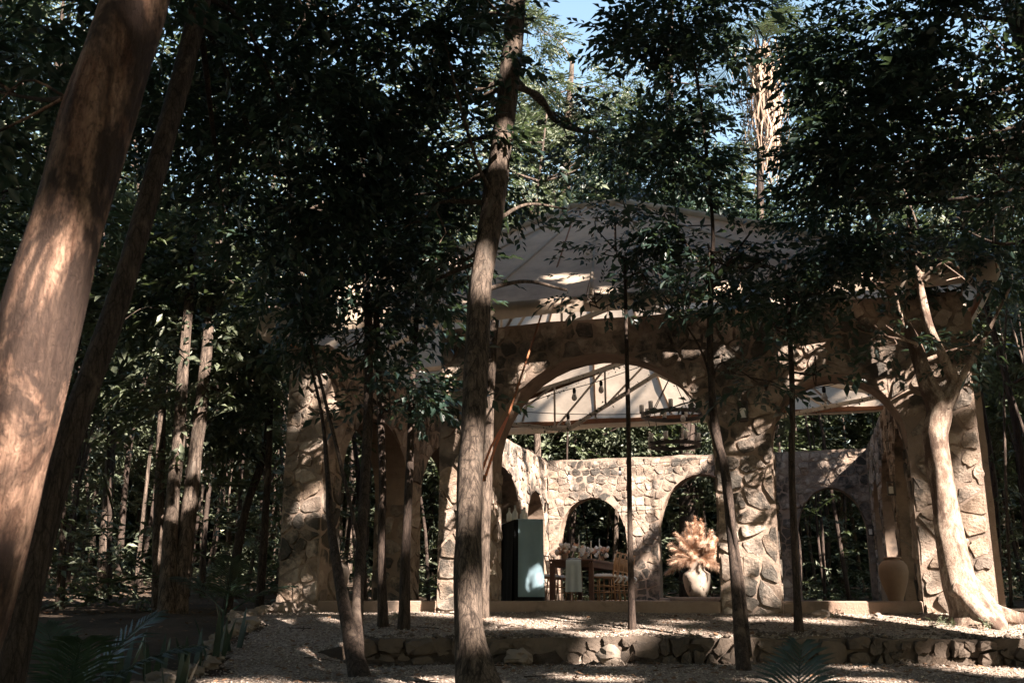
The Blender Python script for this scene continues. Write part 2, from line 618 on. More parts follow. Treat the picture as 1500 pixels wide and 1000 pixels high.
def oct_scatter(name, pos, size, mat, flat=0.6):
    """small irregular stones, eight faces each"""
    n = len(pos)
    base = np.array([(1, 0, 0), (-1, 0, 0), (0, 1, 0), (0, -1, 0), (0, 0, flat), (0, 0, -flat)], float)
    tri = np.array([(0, 2, 4), (2, 1, 4), (1, 3, 4), (3, 0, 4), (2, 0, 5), (1, 2, 5), (3, 1, 5), (0, 3, 5)])
    a = RNG.uniform(0, 2 * PI, n)
    ca, sa = np.cos(a)[:, None], np.sin(a)[:, None]
    j = base[None] * RNG.uniform(0.65, 1.25, (n, 6, 1)) * size[:, None, None]
    x = j[..., 0] * ca - j[..., 1] * sa
    y = j[..., 0] * sa + j[..., 1] * ca
    v = np.stack([x, y, j[..., 2]], -1) + pos[:, None, :]
    f = (tri[None] + (np.arange(n) * 6)[:, None, None]).reshape(-1, 3)
    return link_mesh(name, np_mesh(name, v.reshape(-1, 3), f, mat))


n = 28000
yy = 4.2 + 9.0 * RNG.random(n) ** 0.9
xx = RNG.uniform(-3.0, 6.6, n)
keep = (xx > path_edge(yy) - 0.15) & ((xx - Q0[0]) * ED[0] + (yy - Q0[1]) * ED[1] < 0.0)
xx, yy = xx[keep], yy[keep]
sz = 0.007 + 0.012 * RNG.random(len(xx)) ** 3
tag(oct_scatter('loose_gravel', np.stack([xx, yy, ground_z(xx, yy) + 0.010], -1), sz, M['pebble']),
    'loose pale pebbles strewn over the gravel path', 'gravel', kind='stuff')

# ------------------------------------------------------------------ stone walls
def clip_poly(poly, nrm, d):
    """keep the side where p.nrm <= d"""
    out = []
    k = len(poly)
    for i in range(k):
        a, b = poly[i], poly[(i + 1) % k]
        da, db = a @ nrm - d, b @ nrm - d
        if da <= 0:
            out.append(a)
        if (da < 0) != (db < 0) and abs(da - db) > 1e-9:
            out.append(a + (b - a) * (da / (da - db)))
    return out


def arch_low(s, opens, zb):
    """lower edge of the wall above s"""
    for s0, s1, spring, crown in opens:
        if s0 < s < s1:
            c, a = (s0 + s1) / 2, (s1 - s0) / 2
            return spring + (crown - spring) * math.sqrt(max(0, 1 - ((s - c) / a) ** 2))
    return zb


def push_out(p, opens, m):
    for s0, s1, spring, crown in opens:
        c, a, h = (s0 + s1) / 2, (s1 - s0) / 2 + m, crown - spring + m
        if abs(p[0] - c) < a:
            if p[1] < spring:
                return np.array([c + math.copysign(a, p[0] - c), p[1]])
            q = math.hypot((p[0] - c) / a, (p[1] - spring) / h)
            if q < 1:
                return np.array([c + (p[0] - c) / max(q, 0.2), spring + (p[1] - spring) / max(q, 0.2)])
    return p


def in_open(p, opens, m=0.0):
    for s0, s1, spring, crown in opens:
        c, a, h = (s0 + s1) / 2, (s1 - s0) / 2 + m, crown - spring + m
        if abs(p[0] - c) < a and (p[1] < spring or math.hypot((p[0] - c) / a, (p[1] - spring) / h) < 1):
            return True
    return False


def stones_on(parent, rect, opens, O, SX, N, cell=0.34, joint=0.03, proud=0.035, edge=0.035, name='stone', mat=None, cap=300, keep=0.99):
    """irregular rubble stones on the face O + s*SX + z*EZ with outward normal N, each its own mesh"""
    s0, s1, z0, z1 = rect
    pts = []
    rows = max(1, round((z1 - z0) / (cell * 0.82)))
    for r in range(rows):
        cols = max(1, round((s1 - s0) / cell * random.uniform(0.85, 1.2)))
        off = random.random() * 0.6
        for k in range(cols):
            p = np.array([s0 + (k + 0.2 + off + random.uniform(-0.28, 0.28)) * (s1 - s0) / cols,
                          z0 + (r + 0.5 + random.uniform(-0.36, 0.36)) * (z1 - z0) / rows])
            if s0 < p[0] < s1 and not in_open(p, opens, 0.05):
                pts.append(p)
    if not pts:
        return
    P = np.array(pts)
    org = np.array(parent.location)
    for i, p in enumerate(P):
        if random.random() > keep:
            continue
        poly = [np.array(q) for q in ((s0 + edge, z0 + 0.01), (s1 - edge, z0 + 0.01), (s1 - edge, z1 - edge), (s0 + edge, z1 - edge))]
        d = P - p
        near = np.argsort((d ** 2).sum(1))[1:16]
        for j in near:
            nrm = P[j] - p
            L = np.linalg.norm(nrm)
            if L > cell * 3.2 or L < 1e-4:
                continue
            nrm = nrm / L
            poly = clip_poly(poly, nrm, p @ nrm + L / 2 - joint * random.uniform(0.3, 0.9))
            if len(poly) < 3:
                break
        if len(poly) < 3:
            continue
        poly = [p + np.clip(q - p, -cell * 0.95, cell * 0.95) for q in poly]
        poly = [push_out(q, opens, edge) for q in poly]
        q2 = []
        for k in range(len(poly)):
            a, b = poly[k], poly[(k + 1) % len(poly)]
            if np.linalg.norm(b - a) < 0.03:
                q2.append((a + b) / 2)
            else:
                jt = lambda: np.array([random.gauss(0, 0.007), random.gauss(0, 0.007)])
                q2 += [a * 0.85 + b * 0.15 + jt(), (a + b) / 2 + jt() * 1.6, a * 0.15 + b * 0.85 + jt()]
        c = sum(q2) / len(q2)
        ar = 0.5 * abs(sum(q2[k][0] * q2[(k + 1) % len(q2)][1] - q2[(k + 1) % len(q2)][0] * q2[k][1] for k in range(len(q2))))
        if ar < 0.006:
            continue
        h = proud * random.uniform(0.4, 1.35)
        tilt = (random.uniform(-0.12, 0.12), random.uniform(-0.12, 0.12))
        vs, fs = [], []
        k = len(q2)

        def P3(q, hh):
            return O + q[0] * SX + q[1] * EZ + N * hh - org
        for q in q2:
            vs.append(P3(q, -0.02))
        for q in q2:
            w = c + (q - c) * random.uniform(0.86, 0.95)
            vs.append(P3(w, max(0.004, h * random.uniform(0.7, 1.1) + tilt[0] * (w[0] - c[0]) + tilt[1] * (w[1] - c[1]))))
        vs.append(P3(c, h * random.uniform(0.9, 1.2)))
        for a in range(k):
            b = (a + 1) % k
            fs.append((a, b, k + b, k + a))
            fs.append((k + a, k + b, 2 * k))
        STONES.setdefault(parent.name, []).append((ar, [tuple(x) for x in vs], fs, mat or M['stone']))


STONES = {}


def set_stones(parent, name='stone'):
    """the 300 largest stones become parts of their own, the rest one joined part"""
    L = sorted(STONES.pop(parent.name), key=lambda t: -t[0])
    for ar, vs, fs, mat in L[:300]:
        me = bpy.data.meshes.new(name)
        me.from_pydata(vs, [], fs)
        me.materials.append(mat)
        link_mesh(name, me, parent)
    if len(L) > 300:
        av, af = [], []
        for ar, vs, fs, mat in L[300:]:
            n0 = len(av)
            av += vs
            af += [tuple(i + n0 for i in f) for f in fs]
        me = bpy.data.meshes.new('small_stones')
        me.from_pydata(av, [], af)
        me.materials.append(L[0][3])
        link_mesh('small_stones', me, parent)['kind'] = 'stuff'


def wall_core(parent, L, T, zb, top_fn, opens, O, SX, N, name='mortar_core'):
    """solid wall with arched openings; front face at O, thickness T behind it (along -N)"""
    cols = []
    marks = sorted(set([0.0, L] + [o[0] for o in opens] + [o[1] for o in opens]))
    for a, b in zip(marks[:-1], marks[1:]):
        op = next((o for o in opens if abs(o[0] - a) < 1e-6), None)
        if op:
            s0, s1, spring, crown = op
            for k in range(7):
                cols.append((s0, zb + (spring - zb) * k / 6 + 1e-4))
            for k in range(1, 20):
                ang = PI - PI * k / 20
                cols.append(((s0 + s1) / 2 + (s1 - s0) / 2 * math.cos(ang), spring + (crown - spring) * math.sin(ang)))
            for k in range(6, -1, -1):
                cols.append((s1, zb + (spring - zb) * k / 6 + 1e-4))
        else:
            nn = max(2, int((b - a) / 0.14))
            for k in range(nn + 1):
                cols.append((a + (b - a) * k / nn, zb))
    rows = 16
    mbF, mbS = MB(), MB()

    def disp(s, z, k):
        return 0.016 * mnoise.noise(Vector((s * 3.1 + k * 9, z * 3.1, k))) + 0.010 * mnoise.noise(Vector((s * 9 + k, z * 9, 3.0)))
    for side in (0, 1):
        vs = []
        for s, zl in cols:
            zt = top_fn(s)
            for r in range(rows + 1):
                z = zl + (zt - zl) * r / rows
                n_off = disp(s, z, side) - side * T if side == 0 else -T - disp(s, z, side)
                vs.append(O + s * SX + z * EZ + N * n_off)
        fs = []
        for i in range(len(cols) - 1):
            if abs(cols[i][0] - cols[i + 1][0]) < 1e-6:
                continue
            for r in range(rows):
                a = i * (rows + 1) + r
                q = (a, a + rows + 1, a + rows + 2, a + 1)
                fs.append(q if side == 0 else q[::-1])
        mbF.add(vs, fs)
    # top and ends
    vt, ft = [], []
    for s, zl in cols:
        zt = top_fn(s)
        for d in (0.0, -T):
            k = 0 if d == 0 else 1
            vt.append(O + s * SX + zt * EZ + N * (disp(s, zt, 0) if k == 0 else -T - disp(s, zt, 1)))
    for i in range(len(cols) - 1):
        if abs(cols[i][0] - cols[i + 1][0]) > 1e-6:
            ft.append((2 * i, 2 * i + 2, 2 * i + 3, 2 * i + 1))
    mbF.add(vt, ft)
    for e in (0, L):
        zt = top_fn(e)
        ve = []
        for r in range(rows + 1):
            z = zb + (zt - zb) * r / rows
            ve += [O + e * SX + z * EZ + N * disp(e, z, 0), O + e * SX + z * EZ + N * (-T - disp(e, z, 1))]
        mbF.add(ve, [(2 * r, 2 * r + 1, 2 * r + 3, 2 * r + 2) for r in range(rows)])
    # jambs and soffits
    vs, fs = [], []
    nT = 4
    for s, zl in cols:
        for k in range(nT + 1):
            o = 0.018 * mnoise.noise(Vector((s * 4, zl * 4, k * 1.3))) if 0 < k < nT else 0
            d = disp(s, zl, 0) if k == 0 else (-T - disp(s, zl, 1) if k == nT else -T * k / nT)
            vs.append(O + s * SX + (zl + o) * EZ + N * d)
    for i in range(len(cols) - 1):
        same_pier = cols[i][1] == zb and cols[i + 1][1] == zb
        if same_pier:
            continue
        for k in range(nT):
            a = i * (nT + 1) + k
            fs.append((a, a + 1, a + nT + 2, a + nT + 1))
    mbS.add(vs, fs)
    c = mbF.build(name, M['mortar'], parent)
    if fs:
        mbS.build('arch_soffit', M['soffit'], parent)
    return c


def topf(base, amp=0.03, k=0.0):
    return lambda s: base + amp * mnoise.noise(Vector((s * 1.7, k, 0))) + amp * 0.5 * mnoise.noise(Vector((s * 6, k, 5)))


WALL_T = 0.52
# front wall, u from 0 to 6.25, wide arch and narrow arch
fw = thing('stone_wall', 'weathered rubble stone front wall with one wide arch and a narrower arch', 'wall', B(0, 0, 0))
F_OP = [(0.66, 3.40, 1.62, 2.95), (4.06, 5.52, 1.72, 2.52)]
wall_core(fw, 6.25, WALL_T, -0.35, topf(3.40, 0.03, 1), F_OP, B(0, 0, 0), EF, -ED)
stones_on(fw, (0, 6.25, -0.30, 3.38), F_OP, B(0, 0, 0), EF, -ED, 0.235, 0.016, 0.024, 0.012)
# jambs that face the camera side: right-hand jambs face left and left-hand jambs face right
stones_on(fw, (0.0, WALL_T, 0.0, 1.6), [], B(0.66, 0, 0), ED, EF, 0.3, 0.05, 0.02)
stones_on(fw, (0.0, WALL_T, 0.0, 1.6), [], B(3.40, 0, 0), ED, -EF, 0.3, 0.05, 0.02)
stones_on(fw, (0.0, WALL_T, 0.0, 1.7), [], B(4.06, 0, 0), ED, EF, 0.3, 0.05, 0.02)
stones_on(fw, (0.0, WALL_T, 0.0, 1.7), [], B(5.52, 0, 0), ED, -EF, 0.26, 0.03, 0.02)
# left side wall, inner face u = -1.60, arches receding
LT = 0.56
side_ops = [(0.55, 2.95, 1.55, 2.60), (3.5, 6.2, 1.55, 2.65), (6.75, 9.55, 1.55, 2.70), (10.1, 11.75, 1.55, 2.45)]
lw = thing('stone_wall', 'rubble stone side wall with a row of receding arches left of the tied tree', 'wall', B(-1.6, 0, 0))
wall_core(lw, 12.0, LT, -0.35, topf(3.32, 0.04, 2), side_ops, B(-1.6, 0, 0), ED, EF)
stones_on(lw, (0, 12.0, -0.1, 3.28), side_ops, B(-1.6, 0, 0), ED, EF, 0.30, 0.026, 0.024, 0.016)
stones_on(lw, (0, LT, -0.33, 3.3), [], B(-1.6 - LT, 0, 0), EF, -ED, 0.22, 0.016, 0.030, 0.010, keep=1.0)
for s1 in (2.95, 6.2, 9.55):
    stones_on(lw, (0, LT, -0.1, 1.5), [], B(-1.6 - LT, s1, 0), EF, -ED, 0.34, 0.05, 0.02)
# right side wall, inner face u = 5.86
rw = thing('stone_wall', 'shaded rubble stone side wall with receding arches behind the forked tree', 'wall', B(5.86, 0.6, 0))
r_ops = [(a - 0.6, b - 0.6, c, d) for a, b, c, d in [(1.3, 3.0, 1.5, 2.5), (3.6, 5.9, 1.5, 2.6), (6.5, 9.0, 1.5, 2.6), (9.6, 11.4, 1.5, 2.45)]]
wall_core(rw, 11.4, LT, -0.35, topf(3.32, 0.04, 3), r_ops, B(5.86, 0.6, 0), ED, -EF)
stones_on(rw, (0, 11.4, -0.1, 3.28), r_ops, B(5.86, 0.6, 0), ED, -EF, 0.28, 0.026, 0.026, 0.016)
# back wall
bw = thing('stone_wall', 'sunlit rubble stone back wall with three arches behind the dining table', 'wall', B(-1.58, 12.02, 0))
b_ops = [(0.25, 1.90, 1.35, 2.38), (2.66, 4.75, 1.45, 2.86), (5.82, 7.30, 1.40, 2.46)]
wall_core(bw, 7.42, 0.45, -0.35, topf(3.31, 0.03, 4), b_ops, B(-1.58, 12.02, 0), EF, -ED)
stones_on(bw, (0, 7.42, -0.1, 3.28), b_ops, B(-1.58, 12.02, 0), EF, -ED, 0.23, 0.015, 0.014, 0.012)

for w_ in (fw, lw, rw, bw):
    set_stones(w_)
# floor and kerbs
fl = MB()
fl.box(B(2.0, 6.3, -0.12), 8.0, 11.6, 0.2, EF, ED)
tag(fl.build('pavilion_floor', M['kerb']), kind='structure')
for lab, (a, b) in (('low concrete kerb in front of the grey urn', (-1.59, -0.01)),
                    ('low concrete kerb under the wide front arch', (0.67, 3.39)),
                    ('low concrete kerb under the narrow right arch', (4.07, 5.51))):
    k = MB()
    k.box(B((a + b) / 2, 0.12, -0.12), b - a, 0.26, 0.25, EF, ED, bev=0.012)
    tag(k.build('kerb', M['kerb']), lab, 'kerb', 'kerbs between the pavilion piers')
k = MB()
k.box(B(2.1, 11.8, -0.1), 2.0, 0.4, 0.28, EF, ED, bev=0.02)
tag(k.build('kerb', M['kerb']), 'low sill in the middle arch behind the pampas vase', 'kerb')

# retaining step of rough stones in front of the terrace
rt = thing('retaining_wall', 'low rough stone retaining step across the gravel in front', 'wall', (0, YSTEP, -0.6))
mb = MB()


def rt_fn(a, b):
    x = -1.45 + 10.5 * a
    y = float(step_y(x)) - 0.05 + 0.16 * (1 if b > 0.75 else 0) + 0.035 * mnoise.noise(Vector((x * 4, b * 3, 0)))
    z = -0.66 + 0.34 * min(1, b / 0.75) + 0.035 * mnoise.noise(Vector((x * 5, b * 2, 4)))
    return (x, y, z)


mb.grid(rt_fn, 110, 4)
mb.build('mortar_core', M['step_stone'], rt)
x = -1.40
while x < 8.8:
    w = random.uniform(0.12, 0.5)
    y = float(step_y(x + w / 2)) - 0.055
    dy = float(step_y(x + w) - step_y(x)) / w
    sx = np.array([1, dy, 0]); sx /= np.linalg.norm(sx)
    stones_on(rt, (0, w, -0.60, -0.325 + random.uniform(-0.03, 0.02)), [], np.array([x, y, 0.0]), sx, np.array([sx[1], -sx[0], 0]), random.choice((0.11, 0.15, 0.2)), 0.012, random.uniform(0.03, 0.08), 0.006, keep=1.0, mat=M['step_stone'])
    x += w + 0.01
set_stones(rt)

n = 900
xx = RNG.uniform(-1.5, 7.5, n)
yy = step_y(xx) + RNG.choice([-0.13, 0.10], n) + RNG.normal(0, 0.07, n)
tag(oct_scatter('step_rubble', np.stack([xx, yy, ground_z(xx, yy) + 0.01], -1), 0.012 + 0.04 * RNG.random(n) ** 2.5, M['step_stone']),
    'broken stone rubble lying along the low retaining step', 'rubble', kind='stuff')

# ------------------------------------------------------------------ fabric canopy roof
ro = thing('canopy_roof', 'large pale fabric canopy roof on steel trusses above the stone walls', 'canopy', B(2.0, 3.3, 3.4))
EU0, EU1, EV0, EV1 = -2.45, 6.55, -0.36, 7.4
VT = 5.6                                              # depth of the visible truss
ZE = 3.60
_, ZR = fac(835, 306, 3.3)
RU0 = fac(835, 306, 3.3)[0]
RU1 = RU0 + 0.9
ZB = 3.48                                             # rear eave a little lower
C_fl, C_fr, C_br, C_bl = (EU0, EV0, ZE), (EU1, EV0, ZE), (EU1, EV1, ZB), (EU0, EV1, ZB)
R_l, R_r = (RU0, 3.3, ZR), (RU1, 3.3, ZR)


def lerp(a, b, t):
    return tuple(x + (y - x) * t for x, y in zip(a, b))


def slope(e0, e1, r0, r1, n, seed):
    for i in range(n):
        t0, t1 = i / n, (i + 1) / n

        def fn(a, b, t0=t0, t1=t1, i=i):
            t = t0 + (t1 - t0) * a
            p = lerp(lerp(e0, e1, t), lerp(r0, r1, t), b * 0.995)
            sag = -0.05 * math.sin(PI * a) * (0.35 + 0.65 * (1 - b)) - 0.03 * math.sin(PI * b)
            sag += 0.02 * mnoise.noise(Vector((t * 13, b * 7, seed)))
            return B(p[0], p[1], p[2] + sag)
        MB().grid(fn, 8, 14).build('fabric_panel', M['fabric'], ro, True)
        # seam welt over the rafter
        pts = [B(*lerp(lerp(e0, e1, t0), lerp(r0, r1, t0), b)) + np.array([0, 0, 0.012 - 0.03 * math.sin(PI * b)]) for b in np.linspace(0, 1, 9)]
        MB().tube(pts, 0.02, 6).build('seam_welt', M['fabric'], ro, True)


slope(C_fl, C_fr, R_l, R_r, 6, 1)
slope(C_fr, C_br, R_r, R_r, 4, 2)
slope(C_br, C_bl, R_r, R_l, 6, 3)
slope(C_bl, C_fl, R_l, R_l, 4, 4)


def valance(a, b, drop0, drop1, out, seed):
    L = math.dist(a, b)

    def fn(t, d):
        p = lerp(a, b, t)
        dr = drop0 + (drop1 - drop0) * t + 0.05 * mnoise.noise(Vector((t * L * 0.8, seed, 0)))
        q = B(*p) + out * (0.02 + 0.05 * d * mnoise.noise(Vector((t * L * 1.3, seed, 7))) + 0.03 * math.sin(PI * d))
        return q - EZ * dr * d
    MB().grid(fn, int(L * 6), 5).build('valance', M['fabric'], ro, True)


valance(C_fl, C_fr, 0.20, 0.22, -ED, 1)
valance(C_bl, C_br, 0.27, 0.12, ED, 2)
valance(C_fr, C_br, 0.2, 0.2, EF, 3)
valance(C_fl, C_bl, 0.2, 0.2, -EF, 4)
for a, b in ((R_l, C_fl), (R_r, C_fr), (R_r, C_br), (R_l, C_bl)):
    pts = [B(*lerp(a, b, t)) + EZ * (0.035 - 0.03 * math.sin(PI * t)) for t in np.linspace(0, 1, 10)]
    MB().tube(pts, 0.05, 8).build('hip_cap', M['fabric'], ro, True)
MB().tube([B(*R_l) + EZ * 0.03, B(*R_r) + EZ * 0.03], 0.06, 8).build('ridge_cap', M['fabric'], ro, True)
for a, b in ((C_fl, C_fr), (C_fr, C_br), (C_br, C_bl), (C_bl, C_fl)):
    MB().bar(B(*a) - EZ * 0.06, B(*b) - EZ * 0.06, 0.05, 0.09).build('eave_beam', M['rust'], ro)


def truss(v, mats, low, top):
    """a roof truss in the plane at depth v: lower and upper chord polylines (u, z), mirrored about the middle"""
    mid = 2.03
    full_low = low + [(2 * mid - u, z) for u, z in low[::-1][1:]]
    full_top = top + [(2 * mid - u, z) for u, z in top[::-1][1:]]
    for chain, nm in ((full_low, 'lower_chord'), (full_top, 'upper_chord')):
        m = MB()
        for a, b in zip(chain[:-1], chain[1:]):
            m.bar(B(a[0], v, a[1]), B(b[0], v, b[1]), 0.055, 0.065)
        m.build(nm, mats, ro)

    def zof(chain, u):
        return float(np.interp(u, [c[0] for c in chain], [c[1] for c in chain]))
    us = list(np.linspace(full_low[0][0] + 0.02, full_low[-1][0] - 0.02, 9))
    for i, u in enumerate(us):
        MB().bar(B(u, v + 0.002, zof(full_low, u)), B(u, v + 0.002, zof(full_top, u)), 0.035).build('web_post', mats, ro)
        if i < 8:
            if u < mid:
                a, b = (u, zof(full_low, u)), (us[i + 1], zof(full_top, us[i + 1]))
            else:
                a, b = (u, zof(full_top, u)), (us[i + 1], zof(full_low, us[i + 1]))
            MB().bar(B(a[0], v - 0.004, a[1]), B(b[0], v - 0.004, b[1]), 0.032).build('web_diagonal', mats, ro)


l2, l3 = fac(830, 630, VT), fac(985, 546, VT)
t1, t2 = fac(735, 603, VT), fac(950, 520, VT)
truss(VT, M['steel'], [(-1.75, 3.30), (l2[0], l2[1]), (2.03, l3[1])],
      [(-1.75, t1[1] - 0.05), (t2[0], t2[1]), (2.03, t2[1] + 0.03)])
truss(2.2, M['steel'], [(-1.75, 3.40), (-0.4, 3.45), (2.03, 4.25)], [(-1.75, 3.75), (0.6, 4.9), (2.03, 5.1)])
for u in (-0.4, 4.5):
    MB().bar(B(u, -0.3, ZE - 0.12), B(min(max(u, RU0), RU1), 3.2, ZR - 0.14), 0.05).build('rafter', M['rust'], ro)
MB().bar(B(t1[0] - 0.4, VT + 0.06, t1[1] - 0.02), B(t2[0], VT + 0.06, t2[1] + 0.06), 0.05, 0.09).build('purlin', M['rust'], ro)
for (u, v) in ((-1.85, 2.2), (-1.85, VT), (6.1, 2.2), (6.1, VT)):
    MB().bar(B(u, v, 3.25), B(u, v, 3.62), 0.09).build('bearing_post', M['rust'], ro)

# ------------------------------------------------------------------ things in the pavilion
def lathe_pot(name, label, u, v, h, rmax, mat, prof=None, z=0.0, neck=0.55, group=None):
    base = B(u, v, z - 0.02 if z == 0 else z)
    t = thing(name, label, 'urn', base, group)
    prof = prof or [(0.42, 0), (0.46, 0.02), (0.70, 0.25), (0.93, 0.5), (1.0, 0.68), (0.93, 0.82), (0.70, 0.92), (neck, 0.95), (neck + 0.06, 0.985), (neck + 0.06, 1.0), (neck - 0.05, 1.0), (neck - 0.08, 0.93)]
    MB().lathe(base, [(r * rmax, q * h) for r, q in prof], 36, 0.02).build('pot_body', mat, t, True)
    MB().tube([base + np.array([(neck + 0.04) * rmax * math.cos(a), (neck + 0.04) * rmax * math.sin(a), h * 0.99]) for a in np.linspace(0, 2 * PI, 25)], 0.018, 6).build('rim', mat, t, True)
    return t


def spiky(name, label, base, n, L, w, mat, up=0.6):
    t = thing(name, label, 'plant', base)
    for i in range(n):
        a = 2 * PI * i / n + random.uniform(-0.3, 0.3)
        el = random.uniform(0.25, 1.3)
        d = np.array([math.cos(a) * math.cos(el), math.sin(a) * math.cos(el), math.sin(el)])
        sd = np.cross(d, EZ); sd /= np.linalg.norm(sd)
        LL = L * random.uniform(0.7, 1.15)

        def fn(x, y, d=d, sd=sd, LL=LL):
            return base + d * LL * y + sd * (x - 0.5) * w * (math.sin(PI * min(1, 0.12 + y * 0.88)) + 0.02) - EZ * 0.25 * LL * y * y * (1 - 0.5 * d[2]) + EZ * 0.01 * abs(x - .5)
        MB().grid(fn, 2, 6).build('leaf', mat, t, True)
    return t


u_, z_ = fac(470, 878, 0.7)
lathe_pot('clay_urn', 'big grey clay urn behind the kerb at the far left pier', fac(489, 870, 0.75)[0], 0.75, 0.55, 0.20, M['clay_dark'], neck=0.62)
spiky('potted_plant', 'dark spiky plant growing in the grey clay urn', B(fac(489, 870, 0.75)[0], 0.75, 0.50), 18, 0.42, 0.05, M['palm_leaf'])
lathe_pot('clay_urn', 'tan clay jar beside the trunk of the forked tree', fac(1366, 850, 2.1)[0], 2.1, 0.55, 0.21, M['clay_tan'], neck=0.5)
spiky('potted_plant', 'dark spiky plant in the tan jar by the forked tree', B(fac(1366, 850, 2.1)[0], 2.1, 0.50), 16, 0.5, 0.05, M['palm_leaf'])
lathe_pot('clay_urn', 'tall tan clay jar between two shaded piers of the right wall', fac(1310, 850, 5.0)[0], 5.0, 0.66, 0.22, M['clay_tan'], neck=0.5)

# pampas vase
uv_ = fac(1022, 872, 10.2)[0]
vz = 0.06
VP_ = B(uv_, 10.2, vz)
plinth = MB()
plinth.box(VP_ - EZ * 0.045, 1.1, 0.7, 0.085, EF, ED, bev=0.02)
tag(plinth.build('stone_plinth', M['kerb']), 'low pale stone plinth under the pampas vase', 'plinth')
vase_prof = [(0.62, 0), (0.66, 0.02), (0.86, 0.22), (1.0, 0.46), (0.93, 0.60), (0.60, 0.68), (0.56, 0.74), (0.54, 0.92), (0.60, 0.98), (0.60, 1.0), (0.50, 1.0), (0.46, 0.9)]
lathe_pot('ceramic_vase', 'weathered cream ceramic vase holding peach pampas grass', uv_, 10.2, 0.80, 0.30, M['clay'], vase_prof, vz, 0.54)
pg = thing('pampas_bouquet', 'wide bouquet of peach pampas grass plumes in the cream vase', 'bouquet', VP_ + EZ * 0.78)
pb = VP_ + EZ * 0.78
for i in range(56):
    a = random.uniform(-PI, PI)
    side = math.cos(a)
    el = R(random.choice((5, 15, 25, 40, 50, 60, 72, 85))) + random.uniform(-0.15, 0.15)
    d = EF * side * math.cos(el) + ED * math.sin(a) * math.cos(el) * 0.7 + EZ * math.sin(el)
    if i == 0:
        d = EF * 0.22 + EZ * 0.97
    L = random.uniform(0.62, 0.9) * (1.2 if i == 0 else 1) * (0.85 + 0.25 * math.sin(el))
    droop = 0.48 * math.cos(el)
    spine = [pb + d * L * t - EZ * droop * L * t * t - EZ * 0.1 * (1 - t) for t in np.linspace(0, 1, 12)]
    m = MB()
    m.tube(spine[:8], 0.006, 4)
    vs, fs = [], []
    for k in range(420):
        t = random.uniform(0.22, 1.0)
        q = t * 11
        j = min(10, int(q))
        p = spine[j] + (spine[j + 1] - spine[j]) * (q - j)
        tan = spine[j + 1] - spine[j]; tan /= np.linalg.norm(tan)
        rd = np.array([random.gauss(0, 1) for _ in range(3)]); rd -= tan * (rd @ tan); rd /= np.linalg.norm(rd)
        ln = 0.15 * (math.sin(PI * (t - 0.15) / 0.95) ** 0.6) * random.uniform(0.6, 1.1) + 0.02
        tip = p + (tan * 0.7 + rd * random.uniform(0.3, 1.0)) * ln - EZ * 0.035
        w = np.cross(rd, tan) * 0.0035
        n0 = len(vs)
        vs += [p - w, p + w, tip]
        fs.append((n0, n0 + 1, n0 + 2))
    m.add(vs, fs)
    m.build('plume', M['pampas'], pg)

# dining table, aligned with the pavilion
TU0, TU1, TV0, TV1, TZ = fac(804, 820, 7.3)[0], fac(869, 822, 7.3)[0], 7.3, 9.9, 0.76
tb = thing('dining_table', 'long dark wooden dining table in the middle of the pavilion', 'table', B((TU0 + TU1) / 2, (TV0 + TV1) / 2, 0))
cu, cv = (TU0 + TU1) / 2, (TV0 + TV1) / 2
MB().box(B(cu, cv, TZ - 0.025), TU1 - TU0, TV1 - TV0, 0.05, EF, ED, bev=0.008).build('table_top', M['wood'], tb)
ap = MB()
ap.box(B(cu, TV0 + 0.05, TZ - 0.10), TU1 - TU0 - 0.14, 0.03, 0.10, EF, ED)
ap.box(B(cu, TV1 - 0.05, TZ - 0.10), TU1 - TU0 - 0.14, 0.03, 0.10, EF, ED)
ap.box(B(TU0 + 0.05, cv, TZ - 0.10), 0.03, TV1 - TV0 - 0.16, 0.10, EF, ED)
ap.box(B(TU1 - 0.05, cv, TZ - 0.10), 0.03, TV1 - TV0 - 0.16, 0.10, EF, ED)
ap.build('apron', M['wood'], tb)
for a in (TU0 + 0.055, TU1 - 0.055):
    for b in (TV0 + 0.055, TV1 - 0.055):
        MB().box(B(a, b, (TZ - 0.05) / 2 - 0.01), 0.09, 0.09, TZ - 0.05 - 0.02, EF, ED, bev=0.006).build('leg', M['wood'], tb)
# runner: lies on the top and hangs over the near end
ru0, ru1 = fac(829, 830, 7.28)[0], fac(851, 830, 7.28)[0]


def runner(x, y):
    u = ru0 + (ru1 - ru0) * x
    s = y * (2.3 + 0.62)
    if s < 0.62:
        q = s / 0.62
        fold = 0.02 * math.sin(x * 14) * (1 - q)
        return B(u + 0.03 * (x - 0.5) * (1 - q), TV0 - 0.015 + fold - 0.02 * (1 - q), TZ + 0.008 - (0.62 - s))
    return B(u, TV0 + (s - 0.62), TZ + 0.008 + 0.006 * math.sin(s * 9 + x * 4))


tag(MB().grid(runner, 12, 46).build('table_runner', M['cloth_pale'], None, True), 'pale blue runner hanging over the near end of the dining table', 'runner')


